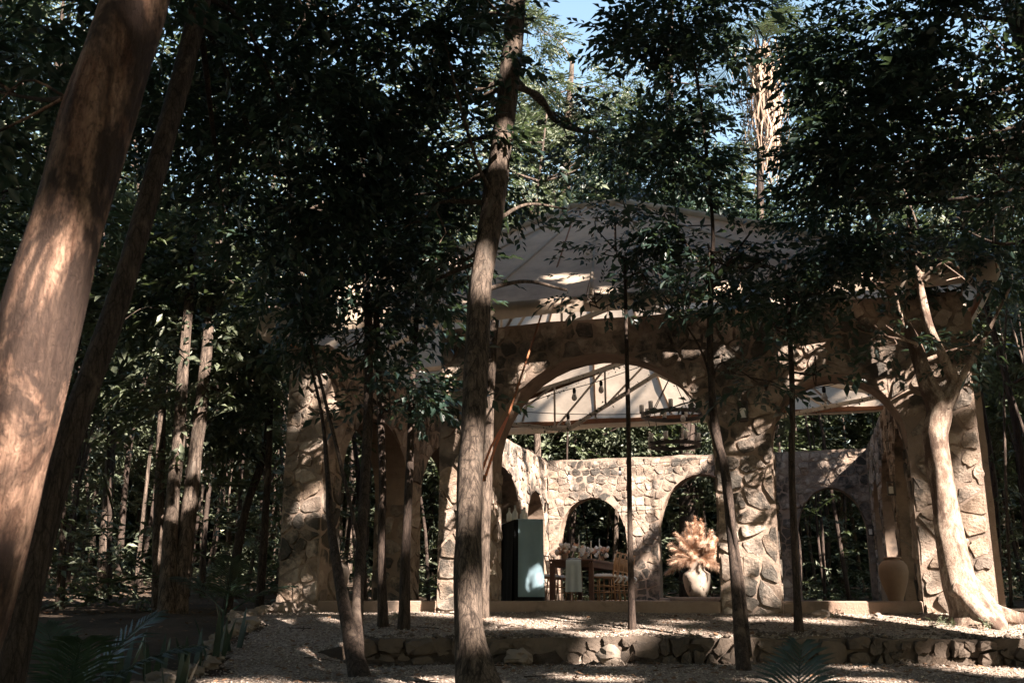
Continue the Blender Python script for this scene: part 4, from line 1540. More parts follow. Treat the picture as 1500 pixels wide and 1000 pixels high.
def tree(name, label, path, crowns, bark, leaf, pr, group=None, nseg=10, rough=0.12, extra=(), flare=0.0, do_carve=False, spread=0.5, sub=4):
    """path: [(px, py, Y, width in px)] or world points with radius when given as arrays of 4 (flag 'w')"""
    pts, rad = [], []
    P = [np.array([*at(px, py, Y), 0.5 * w / 1505 * Y]) for px, py, Y, w in path]
    sm = bez(P, 8 if nseg < 20 else 14)
    pts = [p[:3] for p in sm]
    rad = [max(0.006, p[3]) for p in sm]
    base = pts[0].copy()
    gz = float(ground_z(base[0], base[1]))
    if base[2] > gz - 0.05:                                # bring the foot into the ground
        d = pts[1] - pts[0]
        d = d / max(1e-6, -d[2] if d[2] < 0 else d[2])
        nb = pts[0] - d * (base[2] - gz + 0.08)
        pts.insert(0, nb)
        rad.insert(0, rad[0] * 1.08)
    if flare:
        for i in range(len(pts)):
            h = pts[i][2] - gz
            rad[i] *= 1 + flare * math.exp(-max(0, h) / 0.28)
    org = np.array([pts[0][0], pts[0][1], gz])
    t = thing(name, label, 'tree', org, group)
    MB().tube(pts, rad, nseg, rough, ph=random.random() * 9).build('trunk', M[bark], t, True)
    for ex in extra:                                       # limbs given as pixel paths
        E_ = [np.array([*at(px, py, Y), 0.5 * w / 1505 * Y]) for px, py, Y, w in ex]
        es = bez(E_, 7)
        MB().tube([e[:3] for e in es], [max(0.004, e[3]) for e in es], 8, rough, ph=random.random() * 9).build('limb', M[bark], t, True)
    rng = np.random.default_rng(abs(hash(label)) % (2 ** 31)) if False else np.random.default_rng(sum(map(ord, label)))
    quads = []
    allp = np.array(pts)
    for (px, py, Y, rx, ry, rz, ns) in crowns:
        c = at(px, py, Y)
        k = int(np.argmin(((allp - c) ** 2).sum(1) + 0.6 * np.maximum(0, allp[:, 2] - c[2])))
        a = allp[k]
        r0 = max(0.008, min(rad[k] * 0.4, 0.028))
        mid = (a + c) / 2 + np.array([0, 0, rng.uniform(-0.12, 0.2) * np.linalg.norm(c - a)]) + rng.normal(0, 0.12, 3)
        limb = bez([a, mid, c], 5)
        limbs = MB()
        limbs.tube(limb, list(np.linspace(r0, 0.006, len(limb))), 6)
        for s in range(sub):
            e, _ = ell_points(c, (rx * .8, ry * .8, rz * .8), 1, rng)
            st = limb[len(limb) // 2 + int(rng.integers(0, len(limb) // 2))]
            limbs.tube(bez([st, (st + e[0]) / 2 + rng.normal(0, 0.1, 3), e[0]], 4), list(np.linspace(0.010, 0.003, 9)), 5, caps=False)
        limbs.build('branch', M[bark], t, True)
        # sprays gathered in clumps so that gaps stay between them
        ns = int(ns * ((0.76 if py < 300 else 0.36) if pr is NEAR else 0.75))
        ncl = max(4, ns // 14)
        cc, cd = ell_points(c, (rx, ry, rz), ncl, rng, 0.15)
        which = rng.integers(0, ncl, ns)
        pos = cc[which] + rng.normal(0, 0.165, (ns, 3)) * np.array([1.3, 1.3, 0.7]) * max(0.6, min(rx, 2.0) * 0.8)
        dr = (pos - c) / np.array([rx, ry, rz]) + rng.normal(0, 0.6, (ns, 3))
        dr[:, 2] = dr[:, 2] * 0.45 - 0.12
        quads.append(place_sprays(pr, pos, dr, rng.uniform(0.5, 1.45, ns), rng))
    if quads:
        q = np.concatenate(quads)
        q = carve(q)
        q = q - np.array(t.location)[None, None, :]
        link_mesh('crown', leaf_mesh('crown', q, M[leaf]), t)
    return t


# ---- named trees in view
tree('leaning_tree', 'thick leaning reddish trunk with peeling bark at the left edge', [(-165, 1300, 3.0, 142), (-62, 900, 3.0, 134), (-8, 700, 3.0, 126), (25, 600, 3.0, 122), (78, 400, 3.05, 117), (136, 200, 3.1, 113), (198, 0, 3.15, 102), (270, -260, 3.2, 96), (330, -600, 3.3, 80)],
     [(20, -60, 5.2, 0.9, 0.9, 0.5, 90), (-40, 130, 5.6, 0.6, 0.8, 0.6, 70)], 'bark_red', 'leaf_near', NEAR, nseg=44, rough=0.10)
tree('leaning_tree', 'slim dark leaning trunk just behind the thick reddish one', [(10, 1010, 5.2, 46), (55, 800, 5.3, 43), (108, 620, 5.4, 40), (180, 420, 5.6, 36), (228, 250, 5.8, 33), (285, 40, 6.2, 34), (330, -160, 6.6, 30), (380, -360, 7.0, 26)],
     [(330, 60, 7.4, 1.0, 1.0, .8, 420), (430, 200, 8.2, 1.0, 1.0, .75, 380), (250, 200, 8.6, .9, 1.0, .8, 260), (520, 60, 8.0, 1.0, 1.0, .8, 420), (400, 310, 8.8, .9, .9, .6, 240), (330, 330, 9.2, .7, .8, .6, 150)], 'bark_dark', 'leaf_near', NEAR, nseg=14)
tree('tied_tree', 'grey brown trunk with a strap tied round it left of the wide arch', [(708, 1040, 7.25, 62), (696, 985, 7.3, 50), (686, 900, 7.4, 40), (686, 760, 7.6, 38), (694, 600, 7.9, 38), (704, 420, 8.2, 36), (724, 290, 8.5, 38), (735, 205, 8.7, 34), (750, 80, 9.0, 35), (755, -40, 9.2, 32), (748, -240, 9.5, 28), (740, -420, 9.9, 20)],
     [(600, 90, 8.8, 1.0, 1.0, .8, 460), (640, 230, 9.2, .9, 0.9, .6, 330), (560, 290, 9.4, .9, .9, .6, 300), (690, 20, 8.6, .6, .8, .5, 160), (660, 390, 8.9, .45, .5, .35, 150), (500, 170, 9.6, .9, .9, .7, 300), (880, 205, 10.2, .5, .6, .35, 110), (620, 330, 9.0, .5, .5, .4, 130)],
     'bark', 'leaf_near', NEAR, nseg=30, rough=0.13, flare=0.22,
     extra=[[(752, 125, 8.95, 12), (790, 142, 9.3, 11), (812, 175, 9.7, 9), (850, 192, 10.1, 7), (900, 190, 10.6, 4)], [(725, 292, 8.5, 9), (700, 240, 8.3, 6), (670, 140, 8.1, 5), (642, 20, 8.0, 3)], [(718, 330, 8.4, 8), (770, 300, 8.8, 5), (830, 306, 9.3, 3)], [(704, 425, 8.2, 8), (770, 412, 8.6, 6), (830, 425, 9.0, 4)], [(712, 380, 8.3, 8), (660, 400, 8.6, 6), (620, 420, 8.9, 3)]])
tree('bare_trunk', 'rough grey trunk just behind the strapped tree inside the arch', [(708, 900, 11.6, 17), (710, 800, 11.6, 16), (715, 640, 11.7, 16), (720, 520, 11.8, 15), (725, 470, 11.9, 14)], [], 'bark', 'leaf_near', NEAR, nseg=12)
# slender saplings, left group
tree('sapling', 'slender dark sapling leaning left from a shared foot by the urn', [(528, 1000, 8.3, 24), (512, 930, 8.6, 20), (494, 830, 9.0, 15), (484, 760, 9.3, 11), (480, 700, 9.5, 8), (470, 600, 9.8, 5), (440, 480, 10.2, 3)],
     [(430, 440, 10.2, .4, .5, .2, 90), (420, 390, 10.3, .5, .5, .3, 110)], 'bark_dark', 'leaf_near', NEAR, nseg=10, flare=0.4)
tree('sapling', 'tall straight dark sapling in front of the open left bay', [(524, 960, 8.5, 16), (524, 880, 8.9, 16), (530, 780, 9.3, 15), (538, 640, 9.8, 15), (540, 480, 10.2, 13), (533, 350, 10.6, 11), (530, 200, 11, 8)],
     [(520, 500, 10.0, .6, .6, .25, 150), (590, 490, 10.2, .5, .6, .3, 150), (470, 400, 10.2, .7, .6, .4, 220), (600, 400, 10.3, .7, .7, .4, 240), (540, 330, 10.5, .7, .7, .4, 200), (570, 570, 9.8, .35, .4, .15, 60)], 'bark_dark', 'leaf_near', NEAR, nseg=10, flare=0.4,
     extra=[[(540, 560, 10, 9), (552, 450, 10.3, 7), (556, 380, 10.4, 5), (575, 340, 10.5, 3)], [(528, 800, 9.2, 6), (470, 560, 9.8, 5), (430, 400, 10.2, 4), (400, 320, 10.4, 3)]])
tree('sapling', 'dark sapling rooted before the left arch piers', [(561, 910, 10.6, 13), (559, 820, 10.6, 12), (560, 700, 10.7, 11), (556, 560, 10.8, 11), (552, 440, 10.9, 8), (560, 340, 11, 5)],
     [(560, 450, 10.8, .5, .6, .3, 120), (600, 575, 10.5, .4, .4, .15, 90)], 'bark_dark', 'leaf_near', NEAR, nseg=10, flare=0.4)
tree('sapling', 'sapling with mottled stem nearest the left front pier', [(592, 925, 10.3, 15), (594, 820, 10.3, 14), (600, 690, 10.4, 12), (604, 560, 10.5, 10), (612, 440, 10.6, 8), (618, 330, 10.8, 5)],
     [(625, 570, 10.3, .3, .4, .15, 70), (590, 410, 10.6, .55, .6, .35, 150)], 'bark_dark', 'leaf_near', NEAR, nseg=10, flare=0.4)
# saplings before the arches
tree('sapling', 'very thin straight pole sapling in front of the wide arch', [(926, 917, 10.35, 9), (923, 780, 10.4, 8), (920, 600, 10.5, 7), (917, 470, 10.6, 6), (915, 380, 10.7, 5)],
     [(915, 370, 10.6, .5, .6, .3, 130), (870, 425, 10.6, .4, .5, .15, 60), (955, 415, 10.5, .4, .6, .15, 60), (900, 310, 10.8, .4, .6, .25, 90)], 'bark_dark', 'leaf_near', NEAR, nseg=8, flare=0.5)
tree('sapling', 'twisted double-stemmed sapling left of the middle front pier', [(1092, 1000, 8.8, 17), (1084, 930, 9.1, 16), (1074, 810, 9.4, 15), (1062, 690, 9.6, 14), (1046, 620, 9.7, 12), (1040, 500, 9.9, 10), (1042, 400, 10, 8), (1044, 330, 10, 6), (1030, 180, 10, 5), (1010, 40, 10, 3)],
     [(1045, 380, 10, .6, .7, .35, 220), (990, 330, 10.2, .6, .7, .35, 180), (1090, 450, 9.8, .4, .5, .2, 110), (1110, 560, 9.7, .22, .3, .12, 45), (1120, 380, 10, .45, .5, .3, 150), (1015, 10, 9.8, .6, .8, .5, 240), (960, 70, 9.9, .4, .7, .5, 170), (1000, 160, 9.9, .35, .6, .5, 160), (970, 250, 10.0, .5, .7, .4, 150)], 'bark_dark', 'leaf_near', NEAR, nseg=10, flare=0.4,
     extra=[[(1098, 960, 9.0, 8), (1086, 850, 9.3, 8), (1066, 720, 9.5, 7), (1054, 640, 9.7, 6), (1030, 520, 9.9, 4), (970, 430, 10.1, 2)], [(1042, 430, 10, 6), (1020, 380, 10, 4), (985, 330, 10.1, 3)], [(1044, 420, 10, 6), (1070, 380, 10, 4), (1100, 340, 10, 3)]])
tree('sapling', 'thin dark sapling in front of the narrow right arch', [(1171, 940, 9.9, 11), (1165, 820, 10, 10), (1160, 690, 10.1, 10), (1160, 560, 10.2, 9), (1154, 440, 10.3, 7), (1150, 380, 10.3, 4)],
     [(1180, 440, 10.2, .35, .5, .2, 90), (1200, 380, 10.3, .55, .6, .35, 170), (1130, 480, 10.1, .3, .4, .2, 80), (1195, 535, 10.1, .16, .2, .12, 35), (1240, 400, 10.4, .45, .5, .2, 100)], 'bark_dark', 'leaf_near', NEAR, nseg=8, flare=0.5)
# the forked tree on the right
tree('forked_tree', 'pale mottled forked tree with flared roots at the right', [(1440, 955, 10.2, 66), (1428, 905, 10.35, 52), (1405, 850, 10.45, 46), (1390, 780, 10.5, 40), (1378, 700, 10.5, 36), (1370, 640, 10.5, 37), (1376, 600, 10.5, 37), (1358, 560, 10.55, 26), (1338, 500, 10.6, 19), (1312, 448, 10.7, 17), (1290, 360, 10.8, 13), (1270, 260, 10.9, 8)],
     [(1290, 400, 10.3, .6, .7, .3, 170), (1360, 380, 10.4, .7, .7, .4, 230), (1425, 410, 10.3, .55, .7, .4, 200), (1270, 340, 10.5, .7, .7, .4, 230), (1285, 490, 10.1, .3, .4, .12, 50), (1450, 500, 10.2, .35, .5, .25, 90), (1400, 330, 10.6, .8, .8, .5, 300), (1220, 340, 10.7, .55, .7, .45, 220)], 'bark_pale', 'leaf_near', NEAR, nseg=20, rough=0.16, flare=0.45,
     extra=[[(1380, 600, 10.5, 30), (1398, 562, 10.45, 22), (1385, 530, 10.4, 17), (1362, 480, 10.4, 14), (1346, 410, 10.5, 12), (1330, 320, 10.6, 7)], [(1384, 600, 10.45, 20), (1404, 560, 10.4, 12), (1440, 500, 10.35, 7), (1480, 420, 10.4, 4)],
            [(1395, 860, 10.3, 22), (1450, 893, 10.25, 26), (1490, 906, 10.2, 22), (1540, 916, 10.2, 12)], [(1410, 870, 10.3, 26), (1440, 905, 10.1, 24), (1470, 925, 9.95, 12)]])
# tall tree off the right edge whose crown fills the upper right
tree('canopy_tree', 'tall dark tree crown filling the upper right corner', [(1620, 960, 8.6, 50), (1590, 600, 8.8, 44), (1560, 300, 9.0, 38), (1500, 60, 9.3, 32), (1420, -160, 9.8, 22)],
     [(1440, 60, 8.6, 1.1, 1.1, .8, 520), (1300, 90, 9.0, 1.0, 1.1, .8, 480), (1450, 230, 8.8, 1.0, 1.0, .7, 430), (1300, 240, 9.2, .9, 1.0, .7, 380), (1240, 50, 9.6, .6, 1.0, .6, 260), (1235, 200, 9.6, .4, .8, .6, 170), (1400, 330, 9.4, .9, .9, .5, 280), (1230, 300, 9.9, .45, .7, .4, 150)], 'bark_dark', 'leaf_near', NEAR, nseg=14,
     extra=[[(1530, 140, 9.2, 14), (1460, 230, 9.1, 10), (1420, 180, 9.2, 7), (1330, 100, 9.3, 4)], [(1570, 330, 9.0, 10), (1500, 240, 9.1, 8), (1440, 180, 9.2, 5)]])
tree('canopy_tree', 'dark leafy crown hanging over the roof right of the sky gap', [(1015, -600, 12.2, 40), (1010, -300, 11.6, 34), (960, -60, 11.0, 26), (935, 60, 10.8, 14)],
     [(960, 90, 10.4, .75, .9, .7, 300), (1010, 200, 10.4, .5, .8, .7, 240), (940, 240, 10.6, .75, .9, .6, 280), (1030, 60, 10.6, .45, .8, .6, 180), (930, 320, 10.8, .6, .7, .4, 180), (880, 20, 11.5, .35, .5, .3, 60), (1030, 300, 10.8, .4, .6, .35, 130)], 'bark_dark', 'leaf_near', NEAR, nseg=10, flare=0.4,
     extra=[[(935, 40, 10.8, 12), (900, 20, 10.9, 9), (870, 14, 11.0, 7), (830, 2, 11.2, 5)], [(862, 12, 11.0, 3), (845, 30, 11.1, 2), (830, 60, 11.1, 1.5)]]) if False else None
tree('canopy_tree', 'dark leafy crown beside the sky gap over the roof', [(1010, 900, 27.5, 30), (1005, 560, 27.5, 26), (990, 300, 27.6, 20), (980, 120, 27.6, 14), (985, -60, 27.6, 8)],
     [(960, 90, 26.6, 1.8, 1.8, 1.6, 800), (1010, 190, 26.6, 1.3, 1.6, 1.6, 620), (950, 240, 26.6, 1.8, 1.8, 1.4, 700), (1035, 60, 26.6, 1.1, 1.6, 1.4, 460), (930, 320, 26.8, 1.4, 1.6, 1.0, 440), (1030, 300, 26.8, 1.0, 1.4, .9, 340), (1000, -40, 26.6, 1.8, 1.6, 1.4, 460), (1200, 130, 28, 1.5, 1.6, 2.0, 420), (1110, 0, 28, 1.5, 1.6, 1.0, 300), (1150, 330, 28.0, 1.6, 1.6, 1.2, 300), (1116, 345, 24.6, .8, .7, .6, 170)], 'bark_dark', 'leaf_near', MIDP, nseg=10)
tree('sunlit_tree', 'pale sunlit tree behind the roof below the sky gap', [(800, 900, 31, 26), (812, 560, 31, 22), (826, 330, 31, 18), (832, 180, 31, 13), (838, 90, 31, 7)],
     [(790, 120, 30.5, 1.5, 1.5, 1.3, 620), (840, 170, 30.5, 1.5, 1.5, 1.2, 560), (880, 210, 30.5, 1.2, 1.4, 1.2, 480), (770, 210, 30.5, 1.5, 1.5, 1.3, 560), (830, 270, 30.4, 1.8, 1.5, 1.3, 620), (760, 300, 30.5, 1.5, 1.5, 1.2, 500), (890, 300, 30.5, 1.2, 1.4, 1.0, 400), (770, 40, 31, 1.0, 1.2, .8, 260), (910, 130, 31, 0.8, 1.0, .9, 220)], 'bark', 'leaf_back', MIDP, nseg=10)
# twin trunks, left middle distance
tree('twin_tree', 'left stem of the pale twin trunks standing by the path', [(246, 960, 12.6, 38), (246, 860, 12.8, 26), (252, 740, 13, 21), (262, 640, 13.1, 19), (268, 540, 13.2, 17), (280, 400, 13.4, 13), (290, 250, 13.6, 8)],
     [(250, 470, 13.4, 1.2, 1.1, .7, 300), (200, 400, 13.6, 1.1, 1.1, .7, 260), (310, 380, 13.6, 1.0, 1.0, .7, 240)], 'bark', 'leaf_back', MIDP, nseg=14)
tree('twin_tree', 'right stem of the pale twin trunks, leaning right', [(258, 955, 12.7, 36), (264, 860, 12.9, 27), (278, 740, 13.1, 23), (288, 650, 13.2, 21), (296, 580, 13.3, 19), (312, 420, 13.6, 14), (330, 280, 13.9, 8)],
     [(350, 500, 13.8, 1.2, 1.1, .7, 280), (400, 420, 14.2, 1.1, 1.0, .7, 240), (330, 600, 14.2, .8, .9, .5, 130), (390, 590, 14.6, .8, .9, .5, 130)], 'bark', 'leaf_back', MIDP, nseg=14)
tree('slim_tree', 'short pale trunk just left of the twin trunks', [(232, 920, 14.2, 20), (231, 840, 14.3, 17), (232, 760, 14.4, 16), (236, 640, 14.5, 13), (240, 480, 14.7, 9)], [(190, 560, 14.9, 1.0, .9, .6, 160)], 'bark', 'leaf_back', MIDP, nseg=10)
tree('slim_tree', 'dark trunk leaning beside the far left stone pier', [(330, 910, 14.5, 16), (345, 820, 14.6, 14), (362, 740, 14.8, 12), (392, 640, 15, 12), (396, 500, 15.2, 9)], [(400, 470, 15.2, 1.0, 1.0, .7, 180)], 'bark_dark', 'leaf_back', MIDP, nseg=10)
tree('slim_tree', 'thin dark trunk in the shade right of the twin trunks', [(378, 915, 13.6, 14), (386, 800, 13.8, 12), (392, 700, 14, 10), (398, 560, 14.2, 8)], [], 'bark_dark', 'leaf_back', MIDP, nseg=8)

# ---- woodland behind: copies of a few kinds
rngb = np.random.default_rng(5)
kinds = []
for k in range(6):
    H = [11.5, 13.0, 10.0, 14.5, 12.0, 9.0][k]
    r0 = [0.10, 0.13, 0.08, 0.15, 0.10, 0.07][k]
    path = bez([np.array([0, 0, -0.3]), np.array([rngb.uniform(-.2, .2), rngb.uniform(-.2, .2), H * .3]), np.array([rngb.uniform(-.5, .5), rngb.uniform(-.5, .5), H * .62]), np.array([rngb.uniform(-.8, .8), rngb.uniform(-.8, .8), H])], 5)
    tr = MB().tube(path, list(np.linspace(r0, 0.02, len(path))), 8, 0.12, ph=k)
    qs = []
    for b in range(13):
        t = rngb.uniform(0.36, 1.0)
        p = path[int(t * (len(path) - 1))]
        a = rngb.uniform(0, 2 * PI)
        L = rngb.uniform(0.8, 2.3) * (1.25 - 0.5 * t)
        e = p + np.array([math.cos(a) * L, math.sin(a) * L, L * 0.45])
        tr.tube(bez([p, (p + e) / 2 + [0, 0, -0.1], e], 3), list(np.linspace(r0 * 0.4, 0.008, 7)), 5, caps=False)
        ns = 46
        cc, _ = ell_points(e, (1.3, 1.3, 0.9), 5, rngb, 0.1)
        pos = cc[rngb.integers(0, 5, ns)] + rngb.normal(0, 0.36, (ns, 3))
        dr = pos - e + rngb.normal(0, 0.5, (ns, 3))
        dr[:, 2] = dr[:, 2] * 0.4 - 0.1
        qs.append(place_sprays(BACK, pos, dr, rngb.uniform(0.6, 1.15, ns), rngb))
    kinds.append((tr.mesh('trunk', M['bark' if k % 2 else 'bark_dark'], (0, 0, 0), True), leaf_mesh('crown', np.concatenate(qs), M['leaf_back']), np.concatenate(qs)))


def in_building(x, y, m=0.8):
    d = np.array([x, y, 0]) - Q0
    u, v = d @ EF, d @ ED
    return -2.2 - m < u < 6.4 + m and -3.0 < v < 12.5 + m


def near_sight(x, y):
    return False


def zone(x, y):
    px = 750 + 1505 * x / y
    for lim, txt in ((120, 'at the far left behind the leaning trunks'), (330, 'around the twin trunks on the left'), (440, 'beside the far left pier'), (640, 'seen through the open left bay'), (820, 'behind the strapped tree and bar'),
                     (960, 'behind the dining table arch'), (1060, 'behind the pampas vase'), (1170, 'behind the middle front pier'), (1330, 'behind the narrow right arch'), (1470, 'behind the forked tree')):
        if px < lim:
            return txt
    return 'at the far right edge'


spots = []
tries = 0
while len(spots) < 104 and tries < 20000:
    tries += 1
    ang = rngb.uniform(-0.66, 0.66)
    dist = rngb.choice([rngb.uniform(15, 24), rngb.uniform(26, 36), rngb.uniform(34, 52)], p=[0.22, 0.40, 0.38])
    x, y = dist * math.sin(ang), dist * math.cos(ang)
    if in_building(x, y) or (x > -3.6 and x < 7.5 and y < 13.5):
        continue
    if dist < 25 and -2.6 < x < 6.8:
        continue
    if any((x - a) ** 2 + (y - b) ** 2 < 1.5 ** 2 for a, b in spots):
        continue
    if dist < 25 and trunk_clear(x, y, 8) < 0.2:
        continue
    spots.append((x, y))
spots.sort(key=lambda p: p[1])
for i, (x, y) in enumerate(spots):
    k = int(rngb.integers(0, 6))
    far = y > 24.5
    size = 'far' if y > 37 else ('middling' if y > 25 else 'near')
    lab = {'far': 'distant slender', 'middling': 'slender leafy', 'near': 'nearer shaded'}[size] + ' forest tree ' + zone(x, y)
    grp = lab + ' of the wood'
    t = thing('forest_tree', lab, 'tree', (x, y, float(ground_z(x, y))), grp)
    s = rngb.uniform(0.85, 1.2) * (1.12 if y > 34 else 1)
    t.rotation_euler = (rngb.uniform(-.05, .05), rngb.uniform(-.05, .05), rngb.uniform(0, 2 * PI))
    t.scale = (s, s, s)
    link_mesh('trunk', kinds[k][0], t)
    if y < 29.0:                                           # near enough for sun gaps of its own
        mw = Matrix.LocRotScale(t.location, t.rotation_euler, t.scale)
        A3 = np.array(mw.to_3x3()); b3 = np.array(mw.translation)
        q = kinds[k][2]
        keep = carve_mask(q @ A3.T + b3)
        link_mesh('crown', leaf_mesh('crown', q[keep], M['leaf_back']), t)
    else:
        link_mesh('crown', kinds[k][1], t)
for i in range(34):                                        # the wood goes on around and behind the camera, added to block low sky light
    ang = 0.95 + (2 * PI - 1.9) * (i + rngb.uniform(-.3, .3)) / 34
    dist = rngb.uniform(23, 34)
    x, y = dist * math.sin(ang), dist * math.cos(ang)
    t = thing('forest_tree', 'slender forest tree of the wood around the clearing, outside the view', 'tree', (x, y, float(ground_z(x, y))), 'trees around the clearing outside the view')
    s = rngb.uniform(1.0, 1.25)
    t.rotation_euler = (0, 0, rngb.uniform(0, 6.28))
    t.scale = (s * 1.3, s * 1.3, s * 0.95)
    k = int(rngb.integers(0, 6))
    link_mesh('trunk', kinds[k][0], t)
    link_mesh('crown', kinds[k][1], t)
# leafless poles: young stems that crowd the shade
pole_me = [MB().tube(bez([(0, 0, -0.2), (rngb.uniform(-.1, .1), rngb.uniform(-.1, .1), 1.8), (rngb.uniform(-.25, .25), rngb.uniform(-.25, .25), 3.8), (rngb.uniform(-.5, .5), rngb.uniform(-.5, .5), 6)], 4), list(np.linspace(0.05, 0.018, 13)), 6, 0.1).mesh('trunk', M['bark' if k % 2 else 'bark_dark'], (0, 0, 0), True) for k in range(5)]
cnt = 0
while cnt < 150:
    ang = rngb.uniform(-0.6, 0.6)
    dist = rngb.uniform(14, 42)
    x, y = dist * math.sin(ang), dist * math.cos(ang)
    if in_building(x, y, 0.5) or (x > -4 and x < 7.5 and y < 13.5) or (dist < 25 and -2.4 < x < 6.6):
        continue
    o = link_mesh('young_stem', pole_me[int(rngb.integers(0, 5))])
    o.location = (x, y, float(ground_z(x, y)))
    o.rotation_euler = (rngb.uniform(-.09, .09), rngb.uniform(-.09, .09), rngb.uniform(0, 6.28))
    s = rngb.uniform(0.6, 1.35)
    o.scale = (s, s, rngb.uniform(0.8, 1.4))
    lab = ('distant' if y > 28 else 'nearer') + ' thin bare young stem ' + zone(x, y)
    tag(o, lab, 'tree stem', lab + ' in the wood')
    cnt += 1

# undergrowth and the far wood: masses nobody could count
n = 7500
ang = RNG.uniform(-0.62, 0.62, n)
dist = RNG.uniform(14, 42, n)
ux, uy = dist * np.sin(ang), dist * np.cos(ang)
du, dv = (ux - Q0[0]) * EF[0] + (uy - Q0[1]) * EF[1], (ux - Q0[0]) * ED[0] + (uy - Q0[1]) * ED[1]
keep = ~((du > -3.2) & (du < 7.2) & (dv > -3) & (dv < 12.9)) & ~((ux > -4.2) & (ux < 8) & (uy < 14))
keep &= (wob(ux * 0.8, uy * 0.8) > -0.25)
ux, uy = ux[keep], uy[keep]
n = len(ux)
hz = RNG.random(n) ** 1.6 * 3.6 + 0.1
upos = np.stack([ux, uy, ground_z(ux, uy) + hz], -1)
udir = RNG.normal(0, 1, (n, 3)); udir[:, 2] = udir[:, 2] * 0.3 + 0.15
tag(link_mesh('undergrowth', leaf_mesh('undergrowth', carve(place_sprays(MIDP, upos, udir, RNG.uniform(0.6, 1.2, n), RNG)), M['leaf_back'])),
    'dark leafy undergrowth between the stems of the wood', 'undergrowth', kind='stuff')
FAR = protos(12, 2.4, 0.62, 0.32, 4)
n = 13000
ang = RNG.uniform(-1.0, 1.0, n)
dist = RNG.uniform(48, 66, n)
hz = np.where(RNG.random(n) < 0.5, RNG.random(n) * 16.0, RNG.random(n) * 6.0)
fpos = np.stack([dist * np.sin(ang), dist * np.cos(ang), 0.4 + hz], -1)
fdir = RNG.normal(0, 1, (n, 3)); fdir[:, 2] *= 0.4
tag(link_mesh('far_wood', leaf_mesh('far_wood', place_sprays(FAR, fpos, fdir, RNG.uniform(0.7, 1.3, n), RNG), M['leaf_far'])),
    'far dark wall of forest foliage closing the view', 'forest', kind='stuff')

# ---- unseen canopy trees added to shade the place, leaves cut for sun flecks
def shade_tree(x, y, H, crowns, label):
    gz = float(ground_z(x, y))
    t = thing('canopy_tree', label, 'tree', (x, y, gz), 'unseen canopy trees added to shade the clearing')
    path = bez([np.array([x, y, gz - 0.3]), np.array([x + random.uniform(-.3, .3), y, gz + H * .4]), np.array([x + random.uniform(-.6, .6), y + random.uniform(-.5, .5), gz + H])], 6)
    m = MB().tube(path, list(np.linspace(0.24, 0.06, len(path))), 10, 0.1)
    qs = []
    rng = np.random.default_rng(int(x * 37 + y * 91) % 9999)
    for cx, cy, cz, rx, ry, rz, ns in crowns:
        c = np.array([cx, cy, cz])
        s = path[int(len(path) * 0.6)]
        m.tube(bez([s, (s + c) / 2 + [0, 0, 0.4], c], 4), list(np.linspace(0.09, 0.03, 9)), 6, caps=False)
        pos, d = ell_points(c, (rx, ry, rz), ns, rng, 0.0)
        dr = d + rng.normal(0, 0.6, (ns, 3)); dr[:, 2] *= 0.25
        qs.append(place_sprays(OVER, pos, dr, rng.uniform(0.7, 1.3, ns), rng))
    m.build('trunk', M['bark'], t, True)
    q = carve(np.concatenate(qs))
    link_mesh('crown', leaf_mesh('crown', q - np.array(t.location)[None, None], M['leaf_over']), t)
    return t


# crowns stand along the way to the sun over the clearing: out of the picture, right of and behind the camera
k = 0
for gx_ in np.arange(-14.2, 21, 4.6):
    for gy_ in np.arange(-19, 17, 4.6):
        if gy_ > 12 and gx_ < 16:
            continue
        if abs(gx_) < 2.5 and abs(gy_) < 2.5:
            pass
        hx, hy = gx_ + random.uniform(-.8, .8), gy_ + random.uniform(-.8, .8)
        # stay above the picture: elevation seen from the camera must exceed the frame's top edge
        zc = 13.0 + random.uniform(-1.0, 1.5)
        if hy > 1 and math.atan2(zc - 2.4, hy) < R(40) and abs(hx) < 0.62 * hy + 3:
            continue
        tx, ty = hx + random.uniform(-.5, .5), hy
        if (-4 < tx < 9 and 0 < ty < 14) or in_building(tx, ty):
            ty = -3.0 - random.random() * 2 if tx < 9 else ty
        cand = [(tx, ty)] + [(hx + random.uniform(-4, 4), hy + random.uniform(-4, 4)) for _ in range(22)]
        cand = [c for c in cand if not ((-6 < c[0] < 9 and -1.5 < c[1] < 15) or in_building(*c)) and math.hypot(*c) > 2.5] or [(tx, -4.0)]
        tx, ty = max(cand, key=lambda c: frame_clear(c[0], c[1], [(hx, hy, zc), (hx + 1.5, hy - 1.5, zc + 2.2)]))
        shade_tree(tx, ty, 11.0, [(hx, hy, zc, 3.5, 3.5, 1.5, 270), (hx + 1.5, hy - 1.5, zc + 2.2, 3.2, 3.2, 1.2, 160)], 'unseen tall canopy tree added outside the view to shade the clearing')
        k += 1

